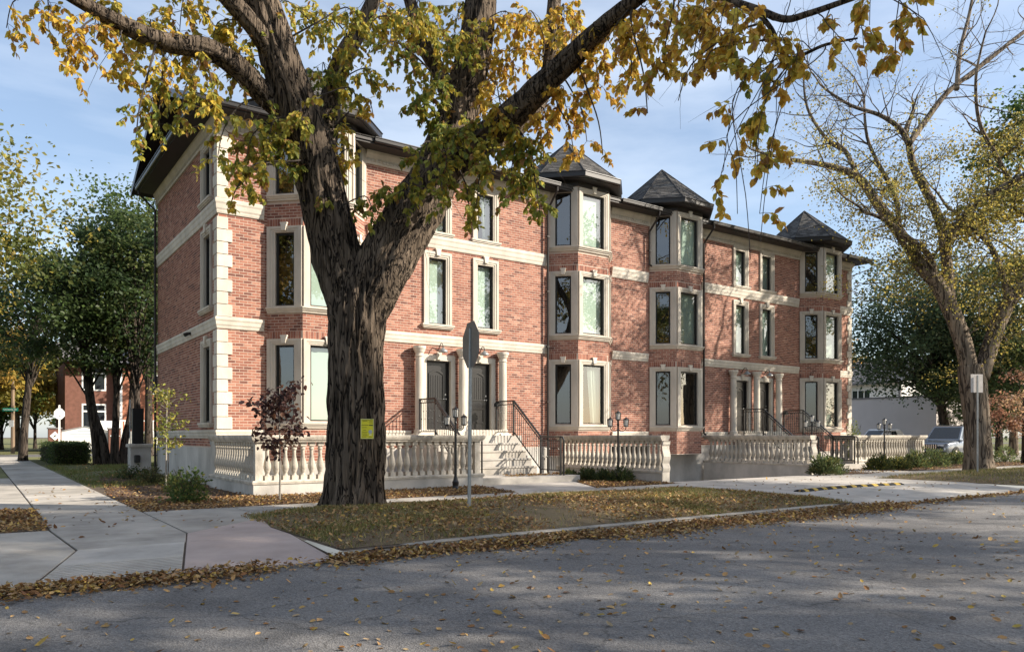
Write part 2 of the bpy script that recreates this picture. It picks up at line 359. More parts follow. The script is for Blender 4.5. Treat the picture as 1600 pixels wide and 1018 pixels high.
def obj(name, me, material=None, parent=None, loc=None, rotz=None):
    o = bpy.data.objects.new(name, me); C.objects.link(o)
    if material and not me.materials: me.materials.append(MATS[material])
    if parent: o.parent = parent
    if loc is not None: o.location = loc
    if rotz is not None: o.rotation_euler = (0, 0, rotz)
    return o
def tag(o, label=None, cat=None, group=None, kind=None):
    if label: o['label'] = label
    if cat: o['category'] = cat
    if group: o['group'] = group
    if kind: o['kind'] = kind
    return o
def thing(name, label, cat, loc=(0, 0, 0), rotz=0, group=None):
    o = bpy.data.objects.new(name, None); C.objects.link(o); o.location = loc; o.rotation_euler = (0, 0, rotz); o.empty_display_size = 0.2
    return tag(o, label, cat, group)
def raw_mesh(name, V, F, tint=None, smooth=False):
    """V (n,3) array, F (m,k) array of equal-sized faces, tint per face (m,3)"""
    V = np.asarray(V, np.float32); F = np.asarray(F, np.int32); m, k = F.shape
    me = bpy.data.meshes.new(name); me.vertices.add(len(V)); me.vertices.foreach_set('co', V.ravel())
    me.loops.add(m * k); me.loops.foreach_set('vertex_index', F.ravel())
    me.polygons.add(m); me.polygons.foreach_set('loop_start', np.arange(0, m * k, k, dtype=np.int32))
    if tint is not None:
        a = me.attributes.new('tint', 'FLOAT_COLOR', 'FACE')
        col = np.ones((m, 4), np.float32); col[:, :3] = tint; a.data.foreach_set('color', col.ravel())
    me.update(calc_edges=True)
    me.polygons.foreach_set('use_smooth', [bool(smooth)] * m)
    return me
# ------------------------------------------------------------------ ground, road, walks
def sheet_cells(xs, ys, holes, z):
    b = MB()
    for i in range(len(xs) - 1):
        for j in range(len(ys) - 1):
            cx, cy = (xs[i] + xs[i + 1]) / 2, (ys[j] + ys[j + 1]) / 2
            if any(h[0] < cx < h[1] and h[2] < cy < h[3] for h in holes): continue
            b.add([(xs[i], ys[j], z), (xs[i + 1], ys[j], z), (xs[i + 1], ys[j + 1], z), (xs[i], ys[j + 1], z)], [(0, 1, 2, 3)])
    return b
CURB = 8.36
GH = [(-9e9, 9e9, -6.3, CURB), (-4, 3.5, CURB, 11), (14.5, 23, CURB, 11), (16.1, 24.25, 15.1, 21.5)]
g = sheet_cells([-600, -4, 3.5, 14.5, 16.1, 23, 24.25, 600], [-600, -6.3, CURB, 11, 15.1, 21.5, 600], GH, 0.0)
tag(g.build('ground', 'earth'), kind='structure')
tag(MB().add([(-600, -6.3, -0.1), (600, -6.3, -0.1), (600, CURB + 0.02, -0.1), (-600, CURB + 0.02, -0.1)], [(0, 1, 2, 3)]).build('road', 'asphalt'), kind='structure')
tag(MB().box(-600, 600, -6.45, -6.28, -0.3, 0.01).build('far_kerb', 'concrete'), kind='structure')
tag(sheet_cells([-400, 400], [23, 56], [], 0.004).build('lawn', 'far_grass'), kind='structure')
tag(sheet_cells([-400, 400], [64, 400], [], 0.004).build('far_lawn', 'far_grass'), kind='structure')
tag(sheet_cells([-400, 400], [56.0, 64], [], 0.006).build('side_road', 'asphalt_patch'), kind='structure')
tag(sheet_cells([-200, 400], [-200, -8.6], [], 0.004).build('near_lawn', 'far_grass'), kind='structure')

def gz(x, y):
    if y < 10.1 and (x < 3.51 or 14.49 < x < 23.01): return -0.088 + (0.022 + 0.088) * max(0, (y - CURB)) / (10.1 - CURB)
    return 0.022
def slab(poly, material, parent, name='slab', dz=0.0, thick=0.2, gap=0.004):
    cx = sum(p[0] for p in poly) / len(poly); cy = sum(p[1] for p in poly) / len(poly)
    q = []
    for x, y in poly:
        d = math.hypot(x - cx, y - cy); s = (d - gap) / d; q.append((cx + (x - cx) * s, cy + (y - cy) * s))
    n = len(q); b = MB()
    zs = [gz(x, y) + dz for x, y in q]
    c = 0.01
    top = [(cx + (x - cx) * (1 - c / math.hypot(x - cx, y - cy)), cy + (y - cy) * (1 - c / math.hypot(x - cx, y - cy))) for x, y in q]
    b.v = [(x, y, z - thick) for (x, y), z in zip(q, zs)] + [(x, y, z - c * .7) for (x, y), z in zip(q, zs)] + [(x, y, z) for (x, y), z in zip(top, zs)]
    for l in (0, 1):
        for i in range(n): j = (i + 1) % n; b.f.append((l * n + i, l * n + j, l * n + n + j, l * n + n + i))
    b.f.append(tuple(2 * n + i for i in range(n)))
    return b.build(name, material, parent)

walk = tag(sheet_cells([3.9, 300], [12.95, 14.5], [], 0.004).build('sidewalk', 'earth'), kind='structure')
x = 3.92; i = 0
while x < 62:
    slab([(x, 12.96), (x + 1.52, 12.96), (x + 1.52, 14.48), (x, 14.48)], 'concrete_pale' if 14 < x < 26 else ('concrete', 'concrete_pale', 'concrete')[i % 3], walk, dz=RNG.uniform(-.003, .003)); x += 1.53; i += 1
slab([(x, 12.96), (300, 12.96), (300, 14.48), (x, 14.48)], 'concrete', walk)
swalk = tag(sheet_cells([0.86, 2.38], [15, 56], [], 0.004).build('side_walk', 'earth'), kind='structure')
y = 14.97; i = 0
while y < 55:
    slab([(0.88, y), (2.36, y), (2.36, y + 1.52), (0.88, y + 1.52)], ('concrete', 'concrete_pale', 'concrete')[(i * 2) % 3], swalk, dz=RNG.uniform(-.003, .003)); y += 1.53; i += 1
y = 16.3
while y < 26:
    slab([(-1.6, y), (0.86, y), (0.86, y + 2.4), (-1.6, y + 2.4)], 'concrete', swalk); y += 2.41
corner = tag(MB().add([(-4, CURB, -0.101), (3.5, CURB, -0.101), (3.5, 10.1, .006), (-4, 10.1, .006), (3.5, 11, .006), (-4, 11, .006)], [(0, 1, 2, 3), (3, 2, 4, 5)]).build('corner_ramp', 'earth'), kind='structure')
slab([(-4, CURB + .02), (.38, CURB + .02), (.95, 10.1), (-4, 10.1)], 'concrete', corner)
slab([(-4, 10.1), (.95, 10.1), (.84, 12.4), (-4, 12.5)], 'concrete', corner)
# ramp slab with scored bands next to the kerb
def lerp2(a, b, t): return (a[0] + (b[0] - a[0]) * t, a[1] + (b[1] - a[1]) * t)
rl = [(.40, CURB + .02), (.97, 10.12)]; rr = [(1.74, CURB + .02), (2.14, 10.11)]
t0 = 0.0
for k in range(11):
    t1 = 0.10 + k * 0.045
    slab([lerp2(*rl, t0 + .010), lerp2(*rr, t0 + .010), lerp2(*rr, t1 - .010), lerp2(*rl, t1 - .010)], 'concrete_pale', corner, name='scored_strip', gap=0.004); t0 = t1
slab([lerp2(*rl, t0), lerp2(*rr, t0), (2.14, 10.11), (.965, 10.11)], 'concrete_pale', corner)
slab([(1.76, CURB + .02), (3.42, CURB + .02), (3.48, 10.11), (2.16, 10.11)], 'concrete_pink', corner, gap=.001)
slab([(2.16, 10.11), (3.48, 10.11), (3.5, 11.0), (2.36, 11.0)], 'concrete_pink', corner, gap=.001)
slab([(2.37, 11.0), (3.5, 11.0), (3.76, 12.3)], 'concrete_pink', corner, gap=.001)
slab([(.97, 10.12), (2.15, 10.12), (2.345, 10.99), (2.36, 14.95), (.88, 14.95), (.86, 12.4)], 'concrete', corner)
slab([(2.37, 11.01), (3.76, 12.31), (3.9, 12.95), (3.9, 14.48), (2.38, 14.48)], 'concrete', corner)
apron = tag(MB().add([(14.5, CURB, -0.101), (23, CURB, -0.101), (23, 10.1, .006), (14.5, 10.1, .006), (23, 11, .006), (14.5, 11, .006)], [(0, 1, 2, 3), (3, 2, 4, 5)]).build('driveway_apron', 'earth'), kind='structure')
for x0, x1 in ((14.51, 17.3), (17.3, 20.2), (20.2, 22.99)):
    slab([(x0, CURB + .02), (x1, CURB + .02), (x1, 10.1), (x0, 10.1)], 'concrete_pale', apron)
    slab([(x0, 10.1), (x1, 10.1), (x1, 12.94), (x0, 12.94)], 'concrete_pale', apron)
# kerbs, in cast lengths
kerb = tag(MB().add([(3.5, CURB + .05, -0.02), (200, CURB + .05, -0.02), (200, CURB + .1, -0.02), (3.5, CURB + .1, -0.02)], [(0, 1, 2, 3)]).build('kerb', 'concrete'), kind='structure')
def kerb_run(x0, x1, L=3.0, ends=(0, 0)):
    x = x0
    while x < x1 - 0.05:
        xe = min(x + L, x1); za = 0.015 if not (x == x0 and ends[0]) else -0.08; zb = 0.015 if not (xe == x1 and ends[1]) else -0.08
        b = MB(); n = 9; w = RNG.uniform(-.008, .008)
        for k in range(n):
            f = k / (n - 1); X = x + .004 + (xe - x - .008) * f; z = za + (zb - za) * (f ** 3 if zb < za else 1 - (1 - f) ** 3 if za < zb else f)
            o = w + RNG.uniform(-.004, .004)
            for yy, zz in ((CURB - .015 + o, -0.25), (CURB + .005 + o, z - .03), (CURB + .03 + o, z), (CURB + .14, z + .004), (CURB + .14, -0.25)): b.v.append((X, yy, zz))
        for k in range(n - 1):
            for l in range(4): b.f.append((k * 5 + l, k * 5 + 5 + l, k * 5 + 6 + l, k * 5 + 1 + l))
        b.f.append((4, 3, 2, 1, 0)); b.f.append(tuple((n - 1) * 5 + l for l in range(5)))
        b.build('kerb_stone', 'kerb_concrete', kerb); x = xe
kerb_run(3.5, 14.5, 1.9, (1, 1)); kerb_run(23, 60, 3.0, (1, 0)); kerb_run(60, 200, 140)
# bed edges and mulch
def poly_sheet(poly, z): return MB().add([(x, y, z) for x, y in poly], [tuple(range(len(poly)))])
tag(poly_sheet([(2.4, 14.5), (10.38, 14.5), (10.88, 17.1), (5.1, 17.1), (5.1, 29), (3.4, 29), (2.42, 19), (2.4, 15)], 0.010).build('mulch_bed', 'mulch'), kind='structure')
tag(poly_sheet([(12.95, 14.5), (16.0, 14.5), (16.0, 20.0), (14.3, 20.0), (14.3, 17.0)], 0.010).build('mulch_strip', 'mulch'), kind='structure')
tag(poly_sheet([(24.4, 14.5), (26.5, 14.5), (26.3, 19), (24.4, 19)], 0.010).build('mulch_corner', 'mulch'), kind='structure')
tag(poly_sheet([(28.7, 14.5), (70, 14.5), (70, 16.2), (36, 17.4), (29.4, 17.4)], 0.010).build('mulch_border', 'mulch'), kind='structure')
fp = tag(sheet_cells([10.9, 12.8], [14.5, 17.0], [], 0.004).build('front_path', 'earth'), kind='structure')
slab([(10.4, 14.5), (12.9, 14.5), (13.55, 15.7), (10.65, 15.7)], 'concrete_pale', fp, thick=.02); slab([(10.65, 15.7), (13.55, 15.7), (14.28, 17.1), (10.9, 17.1)], 'concrete_pale', fp, thick=.02)
fp2 = tag(sheet_cells([26.8, 28.4], [14.5, 17.4], [], 0.004).build('second_path', 'earth'), kind='structure')
slab([(26.5, 14.5), (28.7, 14.5), (29.0, 16), (26.4, 16)], 'concrete_pale', fp2, thick=.02); slab([(26.4, 16), (29.0, 16), (29.4, 17.5), (26.3, 17.5)], 'concrete_pale', fp2, thick=.02)
tag(sheet_cells([38.5, 75], [17.6, 42], [], 0.008).build('parking_lot', 'concrete'), kind='structure')
# underground parking ramp
rp_ = MB(); rp_.add([(16.1, 14.5, .02), (24.25, 14.5, .02), (24.25, 15.3, .0), (16.1, 15.3, .0), (24.25, 20.9, -1.35), (16.1, 20.9, -1.35), (16.1, 24, -1.35), (24.25, 24, -1.35)],
                   [(0, 1, 2, 3), (3, 2, 4, 5), (5, 4, 7, 6)])
tag(rp_.build('parking_ramp', 'concrete_pale'), kind='structure')

# boulevard turf, gently uneven
def turf(name, x0, x1, y0, y1, step):
    nx, ny = max(2, int((x1 - x0) / step)), max(2, int((y1 - y0) / step)); b = MB()
    for j in range(ny + 1):
        for i in range(nx + 1):
            X, Y = x0 + (x1 - x0) * i / nx, y0 + (y1 - y0) * j / ny
            e = min(1, min(X - x0, x1 - X, Y - y0, y1 - Y) / 0.5)
            b.v.append((X, Y, 0.006 + max(0, e) * (0.02 + 0.035 * (mnoise.noise(Vector((X * .7, Y * .7, 3))) + 0.6)) + .11 * max(0, math.sin(math.pi * min(1, max(0, (Y - y0) / (y1 - y0))))) ** .7 * min(1, max(0, min(X - x0, x1 - X) / 1.2))))
    for j in range(ny):
        for i in range(nx): k = j * (nx + 1) + i; b.f.append((k, k + 1, k + nx + 2, k + nx + 1))
    return tag(b.build(name, 'turf', smooth=True), kind='structure')
def turf_z(X, Y, x0, x1, y0, y1):
    e = min(1, min(X - x0, x1 - X, Y - y0, y1 - Y) / 0.5)
    return 0.006 + max(0, e) * (0.02 + 0.035 * (mnoise.noise(Vector((X * .7, Y * .7, 3))) + 0.6)) + .11 * max(0, math.sin(math.pi * min(1, max(0, (Y - y0) / (y1 - y0))))) ** .7 * min(1, max(0, min(X - x0, x1 - X) / 1.2))
B1 = (3.55, 14.4, CURB + .145, 12.9); B2 = (23.05, 120, CURB + .145, 12.9)
turf('boulevard', *B1, 0.2); turf('boulevard_beyond', *B2, 0.5)

# ------------------------------------------------------------------ leaves and grass scatter helpers
LEAF_V = np.array([(0, 0, 0), (.30, .30, .06), (-.30, .30, .06), (.27, .66, .08), (-.27, .66, .08), (0, 1.0, -.05), (0, .34, -.02), (0, .68, -.01)], np.float32)
LEAF_F = np.array([(0, 1, 6), (0, 6, 2), (1, 3, 7), (1, 7, 6), (2, 6, 7), (2, 7, 4), (3, 5, 7), (4, 7, 5)], np.int32)
SIMPLE_V = np.array([(0, 0, 0), (.34, .48, .07), (0, 1, 0), (-.34, .48, .07)], np.float32)
SIMPLE_F = np.array([(0, 1, 2), (0, 2, 3)], np.int32)
def frames(dirs, roll):
    """rotation matrices whose y axis is dirs (leaf axis), rolled"""
    d = dirs / np.linalg.norm(dirs, axis=1, keepdims=True)
    up = np.tile(np.array([0, 0, 1.0]), (len(d), 1)); up[np.abs(d[:, 2]) > .95] = (1, 0, 0)
    x = np.cross(d, up); x /= np.linalg.norm(x, axis=1, keepdims=True); z = np.cross(x, d)
    c, s = np.cos(roll)[:, None], np.sin(roll)[:, None]
    return np.stack([x * c + z * s, d, z * c - x * s], axis=2)
def leaf_cloud(pos, dirs, roll, size, tint, tv=LEAF_V, tf=LEAF_F, curl=None):
    n = len(pos); M = frames(dirs, roll)
    T = np.repeat(tv[None], n, 0) * np.asarray(size)[:, None, None]
    if curl is not None: T[:, :, 2] += curl[:, None] * (T[:, :, 1] ** 2) / np.asarray(size)[:, None]
    V = np.einsum('nij,nkj->nki', M, T) + np.asarray(pos)[:, None, :]
    F = tf[None] + (np.arange(n) * len(tv))[:, None, None]
    return V.reshape(-1, 3), F.reshape(-1, 3), np.repeat(np.asarray(tint), len(tf), 0)
def pick(cols, w, n, jitter=0.25):
    cols = np.array(cols); i = RNG.choice(len(cols), n, p=np.array(w) / sum(w))
    return np.clip(cols[i] * RNG.uniform(1 - jitter, 1 + jitter, (n, 1)) * RNG.uniform(.93, 1.07, (n, 3)), 0, 1)
DRY = [(.34, .215, .095), (.24, .125, .045), (.42, .27, .11), (.15, .075, .035), (.46, .30, .07), (.30, .22, .13)]
def litter(pos, size=(.05, .10), w=(5, 5, 3, 4, 2, 3), lift=0.02):
    pos = np.array(pos); n = len(pos); a = RNG.uniform(0, 2 * np.pi, n); tilt = RNG.normal(0, .17, n)
    d = np.stack([np.cos(a) * np.cos(tilt), np.sin(a) * np.cos(tilt), np.sin(tilt)], 1)
    p = pos.copy(); p[:, 2] += RNG.uniform(.006, lift, n)
    sz = RNG.uniform(*size, n)
    return leaf_cloud(p, d, RNG.normal(0, .4, n), sz, pick(DRY, w, n, .3), curl=RNG.normal(0.2, .3, n))
# ------------------------------------------------------------------ the apartment building
X0, X1, YF, YB = 5.22, 35.14, 20.8, 28.9
MID = 20.18
BAYS = (7.95, 17.71, 22.65, 32.35)
BH, BF, BP = 1.43, 0.70, 0.73            # bay half width at the wall, half width of its front, projection
bld = thing('apartment_building', 'three-storey red brick apartment block with cream stone quoins, bay windows and turret roofs', 'building', (X0, YF, 0))
bld.location = (0, 0, 0)
wall = MB().box(X0 + .3, X1 - .3, YB - .3, YB, 0, 9.9).build('wall', 'far_brick', bld)

PITCH, BRL, BRH, PROUD = 0.077, 0.203, 0.061, 0.0035
BRV = []; BRF = []; SINGLE = []
def brick_face(o, d, u0, u1, z0, z1, holes, tri=None, soldier=()):
    """running bond of real bricks on the vertical plane through o along d; outward is to the right of d"""
    o = np.array(o); d = np.array(d); nrm = np.array((d[1], -d[0]))
    def put(a, b, za, zb):
        c = RNG.uniform(-.001, .001)
        e = PROUD + c
        pts = []
        for uu, pr in ((a, -.01), (b, -.01)):
            pass
        p = lambda uu, zz, out: (o[0] + d[0] * uu + nrm[0] * out, o[1] + d[1] * uu + nrm[1] * out, zz)
        BRV.append([p(a, za, e), p(b, za, e), p(b, zb, e), p(a, zb, e), p(a, za, -.012), p(b, za, -.012), p(b, zb, -.012), p(a, zb, -.012)])
    row = 0; z = z0
    while z + BRH < z1 + .001:
        za, zb = z, z + BRH; zc = (za + zb) / 2
        segs = [(u0, u1)]
        for h in holes:
            if h[2] < zb - .01 and h[3] > za + .01:
                ns = []
                for a, b in segs:
                    if h[1] <= a or h[0] >= b: ns.append((a, b)); continue
                    if h[0] > a: ns.append((a, h[0]))
                    if h[1] < b: ns.append((h[1], b))
                segs = ns
        for a, b in segs:
            if tri:
                lim = tri(zc)
                a, b = max(a, lim[0]), min(b, lim[1])
                if b - a < .1: continue
            st = a - ((a - u0 + (row % 2) * (BRL + .015) / 2) % (BRL + .015)); u = st
            while u < b:
                l, r = max(u, a) , min(u + BRL, b)
                if r - l > .02: put(l, r, za, zb)
                u += BRL + .015
        z += PITCH; row += 1
    for a, b, za, zb in soldier:
        u = a
        while u + .06 < b: put(u, min(u + .0645, b), za, zb); u += .0755
def backing(b, o, d, u0, u1, z0, z1, holes, out=0.0):
    d = np.array(d); us = sorted({u0, u1, *[min(max(h[k], u0), u1) for h in holes for k in (0, 1)]}); zs = sorted({z0, z1, *[min(max(h[k], z0), z1) for h in holes for k in (2, 3)]})
    for i in range(len(us) - 1):
        for j in range(len(zs) - 1):
            cu, cz = (us[i] + us[i + 1]) / 2, (zs[j] + zs[j + 1]) / 2
            if any(h[0] < cu < h[1] and h[2] < cz < h[3] for h in holes): continue
            q = [(o[0] + d[0] * u + d[1] * out, o[1] + d[1] * u - d[0] * out, z) for u, z in ((us[i], zs[j]), (us[i + 1], zs[j]), (us[i + 1], zs[j + 1]), (us[i], zs[j + 1]))]
            b.add(q, [(0, 1, 2, 3)])

# ---- openings
FLOORS_BAY = ((1.70, 3.98), (4.84, 7.04), (7.89, 9.93))
NARROW = ((4.83, 7.10), (7.72, 9.42))
NX = (11.85, 13.65, 26.68, 28.48)
DOORS = (11.88, 13.42, 26.75, 28.29)
fh = [(b - BH, b + BH, 0.9, 9.95) for b in BAYS]
fh += [(x - .46, x + .46, a, b) for x in NX for a, b in NARROW]
fh += [(x - .60, x + .60, 1.4, 3.86) for x in DOORS]
fh += [(17.3, 22.3, -2, .95)]
fh = [(a, b, c, d) for a, b, c, d in fh]
mort = MB()
sh = lambda hs, s: [(a - s, b - s, c, d) for a, b, c, d in hs]
fr_holes = sh(fh, X0)
L = X1 - X0
backing(mort, (X0, YF), (1, 0), 0, L, 0.9, 9.8, fr_holes)
brick_face((X0, YF), (1, 0), .02, L - .02, 0.98, 9.45, fr_holes)
# left end wall, walked from back to front so that outward is -x
LW = YB - YF
lw_win = [(YB - 22.42, YB - 21.36, a, b) for a, b in ((1.70, 3.98), (4.84, 7.04), (7.80, 9.40))]
lh = lw_win
backing(mort, (X0, YB), (0, -1), 0, LW, 0.9, 10.0, lh)
brick_face((X0, YB), (0, -1), .02, LW - .02, 1.06, 9.45, lh)
# gable triangle above the eave
RIDGE_Y, RIDGE_Z, EAVE_Z = (YF + YB) / 2, 11.85, 9.93
gt = lambda z: ((z - 9.95) * (LW / 2) / 1.75, LW - (z - 9.95) * (LW / 2) / 1.75)
mort.add([(X0, YB, 9.8), (X0, YF, 9.8), (X0, RIDGE_Y, 11.75)], [(0, 1, 2)])
mort.add([(X1, YF, 0), (X1, YB, 0), (X1, YB, 9.8), (X1, YF, 9.8)], [(0, 1, 2, 3)]); mort.add([(X1, YF, 9.8), (X1, YB, 9.8), (X1, RIDGE_Y, 11.75)], [(0, 1, 2)])
brick_face((X0, YB), (0, -1), .02, LW - .02, 9.98, 11.6, [], tri=gt)
BAYFACES = []
DL = BP * math.sqrt(2)
for cx in BAYS:
    s = math.sqrt(.5)
    pts = [(cx - BH, YF), (cx - BF, YF - BP), (cx + BF, YF - BP), (cx + BH, YF)]
    for k, (dd, ln_) in enumerate((((s, -s), DL), ((1, 0), 2 * BF), ((s, s), DL))):
        m_ = .015
        hs = [(m_, ln_ - m_, a, b) for a, b in FLOORS_BAY]
        backing(mort, pts[k], dd, 0, ln_, .62, 10.2, [(m_ + .12, ln_ - m_ - .12, a + .05, b - .05) for a, b in FLOORS_BAY])
        brick_face(pts[k], dd, .004, ln_ - .004, .66, 10.1, [(m_ - .02, ln_, a - .18, b + .215 if b < 8 else b) for a, b in FLOORS_BAY],
                   soldier=[(.006, ln_ - .006, b + .008, b + .208) for a, b in FLOORS_BAY[:2]])
        BAYFACES.append((pts[k], dd, ln_, k, cx))
    mort.add([(*p, .62) for p in pts], [(0, 1, 2, 3)])
mort.build('mortar', 'mortar', wall)
BR = np.array(BRV, np.float32)
# the bricks that show largest are objects of their own, the rest one piece
cen = BR[:, :4].mean(1); dep = cen[:, 0] * FX + cen[:, 1] * FY; lat = cen[:, 0] * RX + cen[:, 1] * RY
uu = 800 + 1184 * lat / dep; yy = 680 - (cen[:, 2] - CAM_H) * 1184 / dep
wd = np.linalg.norm(BR[:, 1] - BR[:, 0], axis=1)
hid = ((uu > 505) & (uu < 615)) | (uu < 240) | (yy < 330) | (yy > 668) | (wd < .2)
face_front = np.abs(BR[:, 1, 0] - BR[:, 0, 0]) / np.maximum(wd, 1e-6)
score = np.where(hid | (face_front < .9) | (uu > 700), 0, 1 / dep)
order = np.argsort(-score)[:300]
mask = np.zeros(len(BR), bool); mask[order] = True
QF = np.array([(0, 1, 2, 3), (1, 5, 6, 2), (4, 0, 3, 7), (3, 2, 6, 7), (4, 5, 1, 0)], np.int32)
rest = BR[~mask]
me = raw_mesh('bricks', rest.reshape(-1, 3), (QF[None] + (np.arange(len(rest)) * 8)[:, None, None]).reshape(-1, 4))
tag(obj('brickwork', me, 'brick', wall), kind='stuff')
bm1 = raw_mesh('brick', np.array([(0, -PROUD, 0), (BRL, -PROUD, 0), (BRL, -PROUD, BRH), (0, -PROUD, BRH), (0, .012, 0), (BRL, .012, 0), (BRL, .012, BRH), (0, .012, BRH)]), QF)
bm1.materials.append(MATS['brick'])
for i in order:
    p = BR[i, 0]; o = obj('brick', bm1, None, wall, (float(p[0]), float(p[1]) + PROUD, float(p[2])))
# foundation
f_ = MB(); f_.box(X0 - .03, X0 + .3, YF - .03, YB, -.2, 1.02); f_.box(X0 + .3, 17.3, YF - .02, YF + .3, -1.6, .95); f_.box(22.3, X1, YF - .02, YF + .3, -1.6, .95)
f_.box(17.1, 17.3, YF + .3, 25, -1.6, 1); f_.box(22.3, 22.5, YF + .3, 25, -1.6, 1)
f_.build('foundation', 'plinth_render', bld)
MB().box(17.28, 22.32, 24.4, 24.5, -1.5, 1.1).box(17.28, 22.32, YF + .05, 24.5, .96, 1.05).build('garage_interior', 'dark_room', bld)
for cx in (BAYS[0], BAYS[3]):
    MB().prism([(cx - BH + .03, YF), (cx - BF + .02, YF - BP + .03), (cx + BF - .02, YF - BP + .03), (cx + BH - .03, YF)], 0, .64).build('bay_foundation', 'plinth_render', bld)

# ---- quoins
def quoins(cx, side, z0, z1):
    z = z0; k = 0
    while z < z1 - .1:
        h = min(.325, z1 - z); a = .36 if k % 2 == 0 else .25; b = .25 if k % 2 == 0 else .36
        q = MB()
        if side < 0: q.cbox(cx - .045, cx + a, YF - .045, YF + b, z + .006, z + h - .006, .012)
        else: q.cbox(cx - a, cx + .045, YF - .045, YF + b, z + .006, z + h - .006, .012)
        q.build('quoin', 'stone', bld); z += .33; k += 1
for cx, s in ((X0, -1), (X1, 1)):
    quoins(cx, s, 1.52, 4.17); quoins(cx, s, 4.50, 7.21); quoins(cx, s, 7.62, 9.40)
    # pedestal under the quoins
    MB().cbox(cx - .09 if s < 0 else cx - .40, cx + .40 if s < 0 else cx + .09, YF - .09, YF + .40, 0, 1.28, .015).build('quoin_base', 'plinth_render', bld)

# ---- string courses
def band_prof(z0, z1, out):
    h = z1 - z0
    return [(-.02, z0), (out * .35, z0), (out * .5, z0 + h * .12), (out * .5, z0 + h * .22), (out * .72, z0 + h * .34), (out * .80, z0 + h * .62), (out, z0 + h * .74), (out, z0 + h * .93), (out * .8, z1), (-.02, z1)]
gaps = [(X0, BAYS[0] - BH), (BAYS[0] + BH, BAYS[1] - BH), (BAYS[1] + BH, BAYS[2] - BH), (BAYS[2] + BH, BAYS[3] - BH), (BAYS[3] + BH, X1)]
def scroll(x, z0, z1, out, s):
    h = z1 - z0; b = MB()
    prof = [(0, z0), (.04 * s, z0 - .01), (.075 * s, z0 + h * .15), (.05 * s, z0 + h * .38), (.03 * s, z0 + h * .5), (.06 * s, z0 + h * .66), (.085 * s, z0 + h * .85), (.04 * s, z1 + .005), (0, z1)]
    if s < 0: prof = prof[::-1]
    return b.prism_y(prof, YF - out - .006, YF + .01)
def string_course(z0, z1, out, nm, spans):
    for i, (a, b) in enumerate(spans):
        aa, bb = a, b
        m = MB()
        if i == 0 and a == X0: path = [(X0, YB - .02), (X0, YF), (b - .1, YF)]; m.sweep(band_prof(z0, z1, out), path)
        elif b == X1: path = [(a + .1, YF), (X1, YF), (X1, YB - .02)]; m.sweep(band_prof(z0, z1, out), path)
        else: m.sweep(band_prof(z0, z1, out), [(a + .1, YF), (b - .1, YF)])
        o = m.build(nm, 'stone', bld)
        if a != X0: scroll(a + .1, z0, z1, out, -1).build('scroll_end', 'stone', o)
        if b != X1: scroll(b - .1, z0, z1, out, 1).build('scroll_end', 'stone', o)
string_course(4.18, 4.49, .085, 'string_course', gaps)
string_course(7.22, 7.61, .085, 'string_course', gaps)
string_course(1.27, 1.50, .075, 'base_course', [gaps[0], (BAYS[0] + BH, 11.0), gaps[2], (BAYS[2] + BH, 25.9), gaps[4]])
# frieze under the eaves with dentils
for i, (a, b) in enumerate(gaps):
    path = [(X0, YB - .02), (X0, YF), (b - .02, YF)] if i == 0 else ([(a + .02, YF), (X1, YF), (X1, YB)] if i == 4 else [(a + .02, YF), (b - .02, YF)])
    fz = MB().sweep([(-.02, 9.40), (.05, 9.40), (.06, 9.44), (.06, 9.56), (.09, 9.60), (.14, 9.70), (.15, 9.77), (-.02, 9.77)], path).build('frieze', 'trim_stone', bld)
    dm = MB()
    if i == 0:
        y_ = YF + .1
        while y_ < YB: dm.box(X0 - .085, X0 - .055, y_, y_ + .06, 9.47, 9.545); y_ += .12
    x_ = a + .08
    while x_ < b - .1: dm.box(x_, x_ + .06, YF - .085, YF - .055, 9.47, 9.545); x_ += .12
    tag(dm.build('dentil_row', 'trim_stone', fz), kind='stuff')

